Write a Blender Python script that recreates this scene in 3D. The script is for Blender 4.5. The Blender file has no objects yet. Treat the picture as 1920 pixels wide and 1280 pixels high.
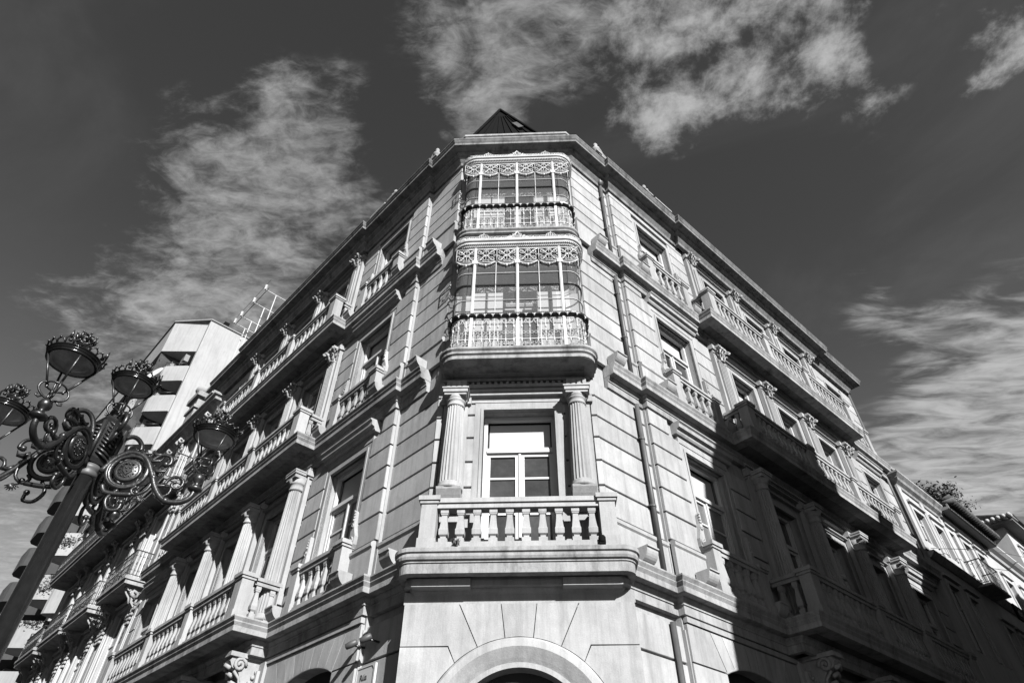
import bpy, math, random
from mathutils import Matrix, Vector
R = math.radians
random.seed(7)
scn = bpy.context.scene
col = scn.collection

# ------------------------------------------------------------------ camera
cam_d = bpy.data.cameras.new('camera'); cam = bpy.data.objects.new('camera', cam_d); col.objects.link(cam)
PITCH, ROLL, YAW = R(42.9), R(0.133), R(2.2)
fwd = Vector((0, math.cos(PITCH), math.sin(PITCH))); up0 = Vector((0, -math.sin(PITCH), math.cos(PITCH))); rt0 = Vector((1, 0, 0))
rt = math.cos(ROLL) * rt0 + math.sin(ROLL) * up0; up = -math.sin(ROLL) * rt0 + math.cos(ROLL) * up0
M = Matrix((rt, up, -fwd)).transposed().to_4x4()
M = Matrix.Rotation(YAW, 4, 'Z') @ M
M.translation = (0, 0, 1.6)
cam.matrix_world = M
cam_d.sensor_width = 36; cam_d.lens = 36 * 1175 / 1920; cam_d.clip_end = 3000; cam_d.clip_start = .05
scn.camera = cam

# ------------------------------------------------------------------ light
SUN_AZ, SUN_EL = R(28), R(30)
sun_dir = Vector((math.cos(SUN_EL) * math.sin(SUN_AZ), -math.cos(SUN_EL) * math.cos(SUN_AZ), math.sin(SUN_EL)))
sd = bpy.data.lights.new('sun', 'SUN'); sd.energy = 5.0; sd.angle = R(.5); sd.color = (1, 1, 1)
so = bpy.data.objects.new('sun', sd); col.objects.link(so)
so.rotation_mode = 'QUATERNION'; so.rotation_quaternion = sun_dir.to_track_quat('Z', 'Y')
scn.view_settings.view_transform = 'Standard'; scn.view_settings.look = 'None'
scn.view_settings.gamma = 1; scn.view_settings.use_curve_mapping = False
scn.view_settings.exposure = 1.54

w = bpy.data.worlds.new('World'); scn.world = w; w.use_nodes = True
nt = w.node_tree; nt.nodes.clear()
def nd(tp, **k):
    n = nt.nodes.new(tp)
    for a, b in k.items(): setattr(n, a, b)
    return n
def lk(a, b): nt.links.new(a, b)
def mth(op, a, b=None, c=None, clamp=False):
    n = nd('ShaderNodeMath', operation=op); n.use_clamp = clamp
    for i, v in enumerate((a, b, c)):
        if v is None: continue
        if isinstance(v, (int, float)): n.inputs[i].default_value = v
        else: lk(v, n.inputs[i])
    return n.outputs[0]
sky = nd('ShaderNodeTexSky', sky_type='NISHITA'); sky.sun_disc = False
sky.sun_elevation = SUN_EL; sky.sun_rotation = math.atan2(sun_dir.x, sun_dir.y)
sky.air_density = 1.0; sky.dust_density = 0; sky.ozone_density = 2
sep = nd('ShaderNodeSeparateColor'); lk(sky.outputs[0], sep.inputs[0])      # red-filtered black-and-white sky
tc = nd('ShaderNodeTexCoord'); sx = nd('ShaderNodeSeparateXYZ'); lk(tc.outputs['Generated'], sx.inputs[0])
zc = mth('MAXIMUM', sx.outputs[2], .09)
u = mth('DIVIDE', sx.outputs[0], zc); v = mth('DIVIDE', sx.outputs[1], zc)
uv = nd('ShaderNodeCombineXYZ'); lk(u, uv.inputs[0]); lk(v, uv.inputs[1])
def noise(scale, detail, rough, dist, rot=0, sc=(1, 1, 1), off=(0, 0, 0)):
    mp = nd('ShaderNodeMapping'); mp.inputs['Rotation'].default_value = (0, 0, rot); mp.inputs['Scale'].default_value = sc
    mp.inputs['Location'].default_value = off; lk(uv.outputs[0], mp.inputs[0])
    n = nd('ShaderNodeTexNoise'); n.inputs['Scale'].default_value = scale; n.inputs['Detail'].default_value = detail
    n.inputs['Roughness'].default_value = rough; n.inputs['Distortion'].default_value = dist
    lk(mp.outputs[0], n.inputs['Vector']); return n.outputs['Fac']
def rng(x, a, b, c=0, d=1):
    n = nd('ShaderNodeMapRange', interpolation_type='SMOOTHSTEP'); n.inputs[1].default_value = a; n.inputs[2].default_value = b
    n.inputs[3].default_value = c; n.inputs[4].default_value = d; lk(x, n.inputs[0]); return n.outputs[0]
warp = nd('ShaderNodeTexNoise'); warp.inputs['Scale'].default_value = 4; warp.inputs['Detail'].default_value = 6
lk(uv.outputs[0], warp.inputs['Vector'])
wv = nd('ShaderNodeVectorMath', operation='MULTIPLY_ADD'); lk(warp.outputs['Color'], wv.inputs[0])
wv.inputs[1].default_value = (.3, .3, 0); 
uvo = nd('ShaderNodeVectorMath', operation='SUBTRACT'); lk(uv.outputs[0], uvo.inputs[0]); uvo.inputs[1].default_value = (.15, .15, 0)
lk(uvo.outputs[0], wv.inputs[2])
def blob(cx, cy, rx, ry, ang, amp):          # a soft elliptical bank of cloud in the plane of the cloud layer
    a = nd('ShaderNodeVectorMath', operation='SUBTRACT'); lk(wv.outputs[0], a.inputs[0]); a.inputs[1].default_value = (cx, cy, 0)
    m = nd('ShaderNodeMapping'); m.vector_type = 'TEXTURE'; m.inputs['Rotation'].default_value = (0, 0, R(ang))
    m.inputs['Scale'].default_value = (rx, ry, 1); lk(a.outputs[0], m.inputs[0])
    l = nd('ShaderNodeVectorMath', operation='LENGTH'); lk(m.outputs[0], l.inputs[0])
    return rng(l.outputs['Value'], 1.25, .25, 0, amp)
def total(bl):
    t = bl[0]
    for b in bl[1:]: t = mth('ADD', t, b)
    return t
wisps = total([blob(-.36, .51, .13, .11, 90, 1.0), blob(-.45, .66, .24, .22, 130, 1.15), blob(-.66, .90, .32, .27, 130, 1.1), blob(-.95, 1.22, .45, .30, 130, .9),
               blob(-1.9, 2.2, .8, .5, 130, .9), blob(-.01, .39, .22, .10, 5, 1.1), blob(-.09, .48, .13, .10, 100, 1.0)])
bank = total([blob(1.2, 1.18, .40, .30, 60, 1.0), blob(1.3, 1.75, .8, .58, 130, 1.5), blob(.86, 1.04, .26, .10, 20, .6), blob(-1.9, 2.2, .7, .4, 130, .7)])
puffs = total([blob(.17, .38, .10, .07, 10, 1.1), blob(.28, .35, .09, .06, 0, 1.1), blob(.45, .41, .14, .10, 100, 1.2), blob(.36, .49, .14, .08, 20, 1.1),
               blob(.24, .55, .11, .06, 20, .95), blob(.54, .47, .09, .07, 30, .9), blob(.72, .40, .09, .07, 20, 1.0), blob(.30, .45, .30, .14, 20, .28), blob(.12, .47, .12, .08, 90, .4)])
wisps = mth('MINIMUM', mth('MULTIPLY', wisps, 1.25), 1.35); puffs = mth('MINIMUM', mth('MULTIPLY', puffs, 1.3), 1.35); bank = mth('MINIMUM', bank, 1.25)
nA = noise(21, 10, .68, .5, R(35), (1, 1.9, 1)); nB = noise(5.0, 9, .62, .8, R(-50), (1, 1.6, 1)); nC = noise(15, 11, .68, .15); nD = noise(6, 4, .5, .3)
nE = noise(6, 9, .6, .6, R(-20), (1, 3.2, 1))
tex = mth('ADD', mth('MULTIPLY', nA, .42), mth('MULTIPLY', nB, .7)); texp = mth('ADD', mth('MULTIPLY', nC, .8), mth('MULTIPLY', nD, .5))
cw = mth('MULTIPLY', rng(mth('ADD', wisps, mth('MULTIPLY_ADD', tex, 5.8, -3.3)), .2, 2.8, 0, .95), rng(wisps, .0, .5))
cb_ = mth('MULTIPLY', rng(mth('ADD', bank, mth('MULTIPLY_ADD', nE, 3.4, -1.6)), .3, 2.1, 0, .95), rng(bank, .0, .55))
cp = mth('MULTIPLY', rng(mth('ADD', puffs, mth('MULTIPLY_ADD', texp, 7.0, -4.6)), .2, 2.9, 0, 1.0), rng(puffs, .0, .4))
cw = mth('MAXIMUM', cw, cb_)
thin = rng(noise(1.6, 7, .6, .5, 0, (1, 1, 1), (3, 1, 0)), .45, .85, 0, .10)
cl = mth('ADD', mth('MAXIMUM', cw, cp), thin, clamp=True)
hor = rng(sx.outputs[2], .75, .1, 0, 1)
base = mth('MULTIPLY', sep.outputs[0], mth('MULTIPLY_ADD', hor, .62, .55))
cloudv = mth('MULTIPLY_ADD', hor, .8, 3.1)
mixed = nd('ShaderNodeMix', data_type='FLOAT'); lk(cl, mixed.inputs[0]); lk(base, mixed.inputs[2]); lk(cloudv, mixed.inputs[3])
bw = nd('ShaderNodeCombineColor')
for i in range(3): lk(mixed.outputs[0], bw.inputs[i])
bg = nd('ShaderNodeBackground'); bg.inputs[1].default_value = .055; lk(bw.outputs[0], bg.inputs[0])
wo = nd('ShaderNodeOutputWorld'); lk(bg.outputs[0], wo.inputs[0])

# ------------------------------------------------------------------ materials
def mat(name, g, rough=.8, var=.12, scale=1.2, streak=0, bump=0, metal=0, bscale=40, spec=.3, stain=0, speck=0):
    m = bpy.data.materials.new(name); m.use_nodes = True; n = m.node_tree; b = n.nodes['Principled BSDF']
    b.inputs['Roughness'].default_value = rough; b.inputs['Metallic'].default_value = metal; b.inputs['Specular IOR Level'].default_value = spec
    L = n.links.new
    def N(t, **k):
        q = n.nodes.new(t)
        for a, c in k.items(): setattr(q, a, c)
        return q
    geo = N('ShaderNodeNewGeometry')
    def nz(scale, sc=(1, 1, 1), det=5, rgh=.6):
        mp = N('ShaderNodeMapping'); mp.inputs['Scale'].default_value = sc; L(geo.outputs['Position'], mp.inputs[0])
        t = N('ShaderNodeTexNoise'); t.inputs['Scale'].default_value = scale; t.inputs['Detail'].default_value = det
        t.inputs['Roughness'].default_value = rgh; L(mp.outputs[0], t.inputs['Vector']); return t.outputs['Fac']
    def mr(x, a, b_, c, d):
        t = N('ShaderNodeMapRange'); t.inputs[1].default_value = a; t.inputs[2].default_value = b_
        t.inputs[3].default_value = c; t.inputs[4].default_value = d; L(x, t.inputs[0]); return t.outputs[0]
    def mu(a, b_):
        t = N('ShaderNodeMath', operation='MULTIPLY'); L(a, t.inputs[0]); L(b_, t.inputs[1]); return t.outputs[0]
    f = mr(nz(scale), .3, .7, 1 - var, 1 + var)
    f = mu(f, mr(nz(scale * 9, det=3), .3, .7, 1 - var * .35, 1 + var * .35))
    if streak: f = mu(f, mr(nz(6, (1, 1, .07), 6, .7), .45, .75, 1, 1 - streak))
    if stain: f = mu(f, mr(nz(2.2, (1, 1, .35), 8, .75), .5, .68, 1, 1 - stain))
    if speck: f = mu(f, mr(nz(60, det=2), .3, .7, 1 - speck, 1 + speck))
    oi = N('ShaderNodeObjectInfo'); f = mu(f, mr(oi.outputs['Random'], 0, 1, 1 - var * .85, 1 + var * .85))
    v = N('ShaderNodeMath', operation='MULTIPLY'); L(f, v.inputs[0]); v.inputs[1].default_value = g
    cc = N('ShaderNodeCombineColor')
    for i in range(3): L(v.outputs[0], cc.inputs[i])
    L(cc.outputs[0], b.inputs['Base Color'])
    if bump:
        bp = N('ShaderNodeBump'); bp.inputs['Strength'].default_value = bump; bp.inputs['Distance'].default_value = .01
        L(nz(bscale, det=4), bp.inputs['Height']); L(bp.outputs[0], b.inputs['Normal'])
    return m
MS = mat('stone', 0.2182, .85, .14, .9, streak=.34, bump=.3, speck=.07, stain=.20)
MSP = mat('stone_plain', 0.208, .85, .12, .8, streak=.32, bump=.3, speck=.07, stain=.18)
MSW = mat('weathered_stone', 0.1806, .9, .18, 1.5, streak=.40, bump=.4, speck=.08, stain=.6)
MCOR = mat('cornice_stone', .125, .9, .2, 1.8, streak=.5, bump=.4, speck=.1, stain=.75)
MC = mat('carved_stone', 0.1963, .9, .16, 3, streak=.2, bump=.4, stain=.3)
MW = mat('white_paint', 0.314, .45, .03, 2)
MWI = mat('white_iron', 0.2983, .5, .10, 8, stain=.25)
MCU = mat('curtain', 0.3297, .9, .05, 3)
MB_ = mat('pale_blind', 0.2591, .6, .02, 2)
MI = mat('dark_iron', 0.01099, .34, .3, 12, bump=.25, spec=.45, stain=.3)
MIS = mat('pole_iron', 0.005495, .16, .2, 12, bump=.08, bscale=90, spec=.3)
MPIPE = mat('pipe_metal', .055, .5, .12, 4, metal=.1, streak=.2)
MDK = mat('dark_metal', .004, .8, .1, 2, spec=.04)
MT = mat('roof_tile', 0.0471, .9, .3, 6, bump=.4)
MCO = mat('concrete', 0.1963, .9, .08, .5, streak=.22, stain=.10, bump=.2)
MCD = mat('grey_render', 0.1256, .9, .10, .8, streak=.2, stain=.15)
MCP = mat('pale_render', 0.2591, .9, .07, .8, streak=.12, stain=.2)
MSL = mat('shutter', 0.1021, .6, .08, 3)
MLEAF = mat('leaf', 0.03925, .7, .35, 9)
MAS = mat('asphalt', 0.0314, .95, .2, 3, bump=.3)
MPV = mat('paving', 0.07065, .9, .15, 1.5, bump=.2)
MLENS = mat('lamp_lens', 0.2983, .25, .3, 9, spec=.5)
MDBAL = mat('dark_balcony', .03, .7, .15, 2, streak=.2)  # darker streaked grey for the far balcony stacks
MP2 = mat('curtained_glass', 0.1021, .10, .25, 2.5, spec=.6, streak=.35)
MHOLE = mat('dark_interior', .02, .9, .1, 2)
MSGN = mat('sign_enamel', 0.2983, .4, .04, 3)
MINK = mat('sign_ink', 0.03925, .5, .02, 3)
def glass(name, g, mix):
    m = bpy.data.materials.new(name); m.use_nodes = True; n = m.node_tree; n.nodes.clear(); L = n.links.new
    o = n.nodes.new('ShaderNodeOutputMaterial'); mx = n.nodes.new('ShaderNodeMixShader')
    t = n.nodes.new('ShaderNodeBsdfTransparent'); t.inputs[0].default_value = (g, g, g, 1)
    gl = n.nodes.new('ShaderNodeBsdfGlossy'); gl.inputs['Roughness'].default_value = .03; gl.inputs[0].default_value = (.9, .9, .9, 1)
    lw = n.nodes.new('ShaderNodeLayerWeight'); lw.inputs[0].default_value = .35
    mp = n.nodes.new('ShaderNodeMath'); mp.operation = 'MULTIPLY_ADD'; mp.inputs[1].default_value = .4; mp.inputs[2].default_value = mix
    df = n.nodes.new('ShaderNodeBsdfDiffuse'); df.inputs[0].default_value = (.35, .35, .35, 1); m2 = n.nodes.new('ShaderNodeMixShader'); m2.inputs[0].default_value = .11
    L(lw.outputs['Fresnel'], mp.inputs[0]); L(mp.outputs[0], mx.inputs[0]); L(t.outputs[0], mx.inputs[1]); L(gl.outputs[0], mx.inputs[2])
    L(mx.outputs[0], m2.inputs[1]); L(df.outputs[0], m2.inputs[2]); L(m2.outputs[0], o.inputs[0])
    return m
MG = glass('clear_glass', .97, .09)
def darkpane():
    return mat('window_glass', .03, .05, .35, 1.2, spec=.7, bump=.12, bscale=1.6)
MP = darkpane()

# ------------------------------------------------------------------ mesh helpers
class MB:
    def __init__(s): s.v = []; s.f = []; s.sm = []
    def add(s, vs, fs, sm=False):
        o = len(s.v); s.v += [tuple(x) for x in vs]
        for f in fs: s.f.append([i + o for i in f]); s.sm.append(sm)
        return s
    def box(s, x0, x1, y0, y1, z0, z1):
        return s.add([(x0, y0, z0), (x1, y0, z0), (x1, y1, z0), (x0, y1, z0), (x0, y0, z1), (x1, y0, z1), (x1, y1, z1), (x0, y1, z1)],
                     [(0, 3, 2, 1), (4, 5, 6, 7), (0, 1, 5, 4), (1, 2, 6, 5), (2, 3, 7, 6), (3, 0, 4, 7)])
    def cbox(s, x0, x1, y0, y1, z0, z1, c=.015):      # block with a chamfered front (the -y side)
        a = [(x0, y1, z0), (x1, y1, z0), (x1, y1, z1), (x0, y1, z1)]
        b = [(x0, y0 + c, z0), (x1, y0 + c, z0), (x1, y0 + c, z1), (x0, y0 + c, z1)]
        d = [(x0 + c * .6, y0, z0 + c), (x1 - c * .6, y0, z0 + c), (x1 - c * .6, y0, z1 - c), (x0 + c * .6, y0, z1 - c)]
        F = [(8, 9, 10, 11)]
        for i in range(4):
            j = (i + 1) % 4; F += [(i, j, 4 + j, 4 + i), (4 + i, 4 + j, 8 + j, 8 + i)]
        return s.add(a + b + d, F)
    def prism(s, poly, y0, y1):                       # polygon in x-z, from y0 to y1
        n = len(poly); vs = [(x, y0, z) for x, z in poly] + [(x, y1, z) for x, z in poly]
        F = [tuple(range(n)), tuple(range(2 * n - 1, n - 1, -1))] + [(i + n, (i + 1) % n + n, (i + 1) % n, i) for i in range(n)]
        return s.add(vs, F)
    def prismx(s, poly, x0, x1):                      # polygon in y-z, from x0 to x1
        n = len(poly); vs = [(x0, y, z) for y, z in poly] + [(x1, y, z) for y, z in poly]
        F = [tuple(range(n)), tuple(range(2 * n - 1, n - 1, -1))] + [(i + n, (i + 1) % n + n, (i + 1) % n, i) for i in range(n)]
        return s.add(vs, F)
    def lathe(s, prof, n=16, c=(0, 0, 0), sq=False, sm=True, flute=0, cap=True):
        vs = []; F = []
        for r, z in prof:
            for k in range(n):
                a = 2 * math.pi * (k + (.5 if sq else 0)) / n
                rr = r * (1.41421 if sq else 1)
                if flute and k % 2: rr -= flute
                vs.append((c[0] + rr * math.cos(a), c[1] + rr * math.sin(a), c[2] + z))
        for i in range(len(prof) - 1):
            for k in range(n):
                a = i * n + k; b = i * n + (k + 1) % n; F.append((a, b, b + n, a + n))
        if cap: F += [tuple(range(n - 1, -1, -1)), tuple(range((len(prof) - 1) * n, len(prof) * n))]
        return s.add(vs, F, sm and not sq and not flute)
    def tube(s, pts, r, n=5, closed=False, flat=1.0):
        P = [Vector(p) for p in pts]; m = len(P); vs = []; F = []; pn = None
        rs = r if isinstance(r, (list, tuple)) else [r] * m
        for i in range(m):
            a = P[(i - 1) % m] if (closed or i > 0) else P[i]; b = P[(i + 1) % m] if (closed or i < m - 1) else P[i]
            t = (b - a).normalized() if (b - a).length > 1e-9 else Vector((0, 0, 1))
            if pn is None: pn = t.orthogonal().normalized()
            x = (pn - t * pn.dot(t)); x = x.normalized() if x.length > 1e-6 else t.orthogonal().normalized(); pn = x; y = t.cross(x)
            for k in range(n):
                q = 2 * math.pi * k / n; vs.append(P[i] + (x * math.cos(q) + y * math.sin(q) * flat) * rs[i])
        for i in range(m if closed else m - 1):
            j = (i + 1) % m
            for k in range(n): F.append((i * n + k, i * n + (k + 1) % n, j * n + (k + 1) % n, j * n + k))
        if not closed: F += [tuple(range(n - 1, -1, -1)), tuple(range((m - 1) * n, m * n))]
        return s.add(vs, F, True)
    def ball(s, c, r, n=8, sc=(1, 1, 1)):
        m = n // 2; vs = []; F = []
        for i in range(1, m):
            for k in range(n):
                t = math.pi * i / m; a = 2 * math.pi * k / n
                vs.append((c[0] + r * sc[0] * math.sin(t) * math.cos(a), c[1] + r * sc[1] * math.sin(t) * math.sin(a), c[2] + r * sc[2] * math.cos(t)))
        vs += [(c[0], c[1], c[2] + r * sc[2]), (c[0], c[1], c[2] - r * sc[2])]; T = len(vs) - 2
        for i in range(m - 2):
            for k in range(n): F.append((i * n + k, (i + 1) * n + k, (i + 1) * n + (k + 1) % n, i * n + (k + 1) % n))
        for k in range(n): F.append((T, k, (k + 1) % n)); F.append((T + 1, (m - 2) * n + (k + 1) % n, (m - 2) * n + k))
        return s.add(vs, F, True)
    def sweep(s, path, prof, closed=False, sm=False):   # profile [(out, z)] carried along a plan path [(x, y)]; out is to the right of travel
        n = len(path); m = len(prof); vs = []
        P = [Vector((p[0], p[1])) for p in path]; nr = []
        segs = n if closed else n - 1
        for i in range(segs):
            d = (P[(i + 1) % n] - P[i]).normalized(); nr.append(Vector((d.y, -d.x)))
        for i in range(n):
            if closed: a, b = nr[i - 1], nr[i]
            else: a = nr[max(i - 1, 0)]; b = nr[min(i, segs - 1)]
            den = 1 + a.dot(b); mt = (a + b) / den if den > .2 else b
            for o, z in prof: vs.append((P[i].x + mt.x * o, P[i].y + mt.y * o, z))
        F = []
        for i in range(segs):
            j = (i + 1) % n
            for k in range(m - 1): F.append((i * m + k, i * m + k + 1, j * m + k + 1, j * m + k))
        if not closed and m > 2: F += [tuple(range(m)), tuple(range((n - 1) * m + m - 1, (n - 1) * m - 1, -1))]
        return s.add(vs, F, sm)
    def xf(s, Mx):
        s.v = [tuple(Mx @ Vector(p)) for p in s.v]; return s
    def mesh(s, name, m):
        me = bpy.data.meshes.new(name); me.from_pydata(s.v, [], s.f); me.update()
        me.polygons.foreach_set('use_smooth', s.sm); me.materials.append(m)
        return me
WM = {}
def text_mesh(body, size, ext, m, parent, Mx, name):
    fc = bpy.data.curves.new('tmp_text', 'FONT'); fc.body = body; fc.size = size; fc.extrude = ext
    o = bpy.data.objects.new('tmp_text', fc); col.objects.link(o)
    me = bpy.data.meshes.new_from_object(o.evaluated_get(bpy.context.evaluated_depsgraph_get())); bpy.data.objects.remove(o)
    me.materials.clear(); me.materials.append(m); me.name = name
    return link(name, me, parent, Mx)
I4 = Matrix.Identity(4)
def link(name, data, parent=None, Mx=I4):
    o = bpy.data.objects.new(name, data); col.objects.link(o); WM[o.name] = Mx.copy()
    if parent is not None: o.parent = parent; o.matrix_basis = WM[parent.name].inverted() @ Mx
    else: o.matrix_basis = Mx
    return o
def part(name, mb, m, parent, Mx=I4): return link(name, mb.mesh(name, m), parent, Mx)
CACHE = {}
def shared(key, fn, m):
    k = (key, m.name)
    if k not in CACHE: CACHE[k] = fn().mesh(str(key if isinstance(key, str) else key[0]), m)
    return CACHE[k]
def tag(o, label=None, cat=None, group=None, kind=None):
    for k, v in (('label', label), ('category', cat), ('group', group), ('kind', kind)):
        if v: o[k] = v
    return o
def thing(name, label, cat, loc=(0, 0, 0), rz=0, group=None):
    Mx = Matrix.Translation(loc) @ Matrix.Rotation(rz, 4, 'Z')
    return tag(link(name, None, None, Mx), label, cat, group)

# ------------------------------------------------------------------ plan of the corner building
CX, D, HW, A = -.29, 10.0, 1.575, R(46.25)
class Fac:
    def __init__(s, side):
        s.side = side
        if side == 'C': s.o = Vector((CX, D)); s.d = Vector((1, 0)); s.n = Vector((0, -1)); s.rz = 0; s.sg = 1
        else:
            g = 1 if side == 'R' else -1
            s.o = Vector((CX + g * HW, D)); s.d = Vector((g * math.sin(A), math.cos(A))); s.n = Vector((g * math.cos(A), -math.sin(A)))
            s.rz = g * (math.pi / 2 - A); s.sg = g
    def p2(s, a, off=0): q = s.o + s.d * a + s.n * off; return (q.x, q.y)
    def M(s, a=0, off=0, z=0):                        # local frame: x along the wall (to the viewer's right), -y towards the street
        x, y = s.p2(a, off); return Matrix.Translation((x, y, z)) @ Matrix.Rotation(s.rz, 4, 'Z')
FL, FC, FR = Fac('L'), Fac('C'), Fac('R')
PL = dict(q=1.35, wn=3.0, b0=4.68, b1=12.4, cols=[5.0, 7.32, 9.62, 11.92], mid=[6.16, 8.47, 10.77], wf=14.0, E=15.3)
PR = dict(q=1.57, wn=3.45, b0=4.85, b1=13.45, cols=[5.5, 7.97, 10.43, 12.9], mid=[6.74, 9.2, 11.66], wf=14.86, E=16.5)
RS = .13
LEV = [(6.0, 6.93, 9.15), (10.36, 11.25, 13.33), (14.46, 15.5, 17.36)]     # slab top, rail top, window head
BD = [.70, .49, .40]
bld = thing('corner_building', 'pale stone corner building with glazed iron galleries stacked over its chamfered corner', 'building', (CX, D, 0))
WM[bld.name] = Matrix.Translation((CX, D, 0))

def wpath(bd, ext=0):
    pts = []
    def side(F, P, rev):
        q = [(0, 0), (P['q'], 0), (P['q'], RS), (P['b0'], RS)]
        if bd: q += [(P['b0'], RS + bd), (P['b1'], RS + bd), (P['b1'], RS)]
        q += [(P['E'], RS), (P['E'], -2.5)]
        r = [F.p2(a, o) for a, o in q]
        return r[::-1] if rev else r
    return side(FL, PL, True) + side(FR, PR, False)
def grid_wall(mb, x0, x1, z0, z1, holes, y0, y1):
    xs = sorted({x0, x1} | {h[0] for h in holes} | {h[1] for h in holes}); zs = sorted({z0, z1} | {h[2] for h in holes} | {h[3] for h in holes})
    for i in range(len(xs) - 1):
        k = 0
        while k < len(zs) - 1:
            def inh(kk):
                cx = (xs[i] + xs[i + 1]) / 2; cz = (zs[kk] + zs[kk + 1]) / 2
                return any(h[0] < cx < h[1] and h[2] < cz < h[3] for h in holes)
            if inh(k): k += 1; continue
            e = k
            while e + 1 < len(zs) - 1 and not inh(e + 1): e += 1
            mb.box(xs[i], xs[i + 1], y0, y1, zs[k], zs[e + 1]); k = e + 1
def win_list(P): return [(P['wn'], 1.46, 'end')] + [(m, 1.14, 'mid') for m in P['mid']] + [(P['wf'], 1.3, 'end')]
walls = {}
def side_wall(F, P):
    holes = []
    for fl, (zs, zr, zh) in enumerate(LEV):
        for c, ww, k in win_list(P): holes.append((c - ww / 2, c + ww / 2, zs + .06, zh))
    mb = MB()
    grid_wall(mb, P['q'] - .02, P['E'], 5.2, 18.5, holes, -RS + .07, .32)
    if F.sg < 0: mb.v = [(-x, y, z) for x, y, z in mb.v]
    mb2 = MB().box(0.02, P['q'], .07, .35, 0, 18.5)
    if F.sg < 0: mb2.v = [(-x, y, z) for x, y, z in mb2.v]
    mb.add(mb2.v, mb2.f)
    o = part('wall', mb, MSP, bld, F.M()); walls[F.side] = o
for F, P in ((FL, PL), (FR, PR)): side_wall(F, P)
mb = MB(); grid_wall(mb, -HW, HW, 5.2, 18.5, [(-.66, .74, 6.1, 9.03), (-.95, .95, 10.2, 13.0), (-.95, .95, 14.2, 16.9)], .045, .3)
walls['C'] = part('wall', mb, MSP, bld, FC.M())
# body behind the walls
body = [FL.p2(PL['E'] - .02, -.36), FL.p2(.3, -.36), FR.p2(.3, -.36), FR.p2(PR['E'] - .02, -.36), (6, 30), (-6, 30)]
mb = MB(); n = len(body)
mb.add([(x, y, 0) for x, y in body] + [(x, y, 18.95) for x, y in body], [tuple(range(n))[::-1], tuple(range(n, 2 * n))] + [(i, (i + 1) % n, (i + 1) % n + n, i + n) for i in range(n)])
part('inner_core', mb, MHOLE, bld)

# stone blocks
def block(F, a0, a1, z0, z1, face, g=.019):
    w_ = round(abs(a1 - a0) - 0.004, 3); h_ = round(z1 - z0 - 2 * g, 3); c = (a0 + a1) / 2
    me = shared(('block', w_, h_), lambda: MB().cbox(-w_ / 2, w_ / 2, 0, .075, 0, h_, .009), MS)
    link('stone_block', me, walls[F.side], F.M(c, face, z0 + g))
COURSE = [[6.78, 7.34, 7.86, 8.37, 8.87, 9.36, 9.78], [11.1, 11.6, 12.12, 12.66, 13.18, 13.68, 14.1], [15.34, 15.84, 16.29, 16.79, 17.27, 17.75, 18.0]]
for F, P in ((FL, PL), (FR, PR)):
    for fl in range(3):
        zc = COURSE[fl]; zh = LEV[fl][2]
        for i in range(6):
            z0, z1 = zc[i], zc[i + 1]
            wn, b0 = P['wn'], P['cols'][0] - .36
            block(F, .0, P['q'], z0, z1, 0.0)
            if fl < 2 and i >= 5:
                block(F, P['q'], wn - 1.22, z0, z1, RS)
                continue
            top = z0 > zh
            if top: block(F, P['q'], b0, z0, z1, RS)
            else:
                block(F, P['q'], wn - .73 - .17, z0, z1, RS); block(F, wn + .9, b0, z0, z1, RS)
                wf = P['wf']; block(F, P['cols'][-1] + .36, wf - .82, z0, z1, RS); block(F, wf + .82, P['E'], z0, z1, RS)
        # plinth band of each storey
        zs = LEV[fl][0]; zb = zc[0]
        for a0, a1, off in ((0.0, P['q'] - .001, 0.0), (P['q'], P['wn'] - .9, RS)):
            mbp = MB().sweep([F.p2(a0, off), F.p2(a1, off)] if F.sg > 0 else [F.p2(a1, off), F.p2(a0, off)], [(-.03, zs), (.045, zs), (.045, zb - .15), (.075, zb - .12), (.075, zb - .06), (.03, zb - .02), (-.03, zb - .02)])
            part('plinth_band', mbp, MSP, bld)
# reveals at the wall step (the bright narrow strip)
for F, P in ((FL, PL), (FR, PR)):
    for fl in range(3):
        for i in range(6):
            z0, z1 = COURSE[fl][i], COURSE[fl][i + 1]
            me = shared(('quoin', round(z1 - z0, 3), F.sg), lambda: MB().box(*( (-.004, .05) if F.sg > 0 else (-.05, .004)), 0.005, .20, .019, z1 - z0 - .019), MS)
            link('stone_block', me, walls[F.side], F.M(P['q'], RS, z0))

# entablatures and cornice
def ent(zt, bd, split):
    prof = [(-.05, zt), (.26, zt), (.285, zt - .012), (.285, zt - .04), (.245, zt - .10), (.252, zt - .104), (.252, zt - .122), (.212, zt - .185), (.225, zt - .19), (.225, zt - .285), (.215, zt - .292), (.08, zt - .298), (-.05, zt - .299)]
    bed = [(-.05, zt - .28), (.10, zt - .28), (.095, zt - .33), (.05, zt - .39), (.06, zt - .395), (.06, zt - .42), (.04, zt - .43), (.035, zt - .57), (-.05, zt - .58)]
    for pr, full, nm in ((prof, wpath(bd), 'entablature'), (bed, wpath(.34 if not split else 0), 'bed_moulding')):
        if not split: part(nm, MB().sweep(full, pr), MSW, bld); continue
        iL = full.index(FL.p2(0, 0)); iR = full.index(FR.p2(0, 0))
        part(nm, MB().sweep(full[:iL] + [FL.p2(.42, 0)], pr), MSW, bld)
        part(nm, MB().sweep([FR.p2(.42, 0)] + full[iR + 1:], pr), MSW, bld)
for k in range(3): ent(LEV[k][0], BD[k], k > 0)
zt = 18.62
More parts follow.
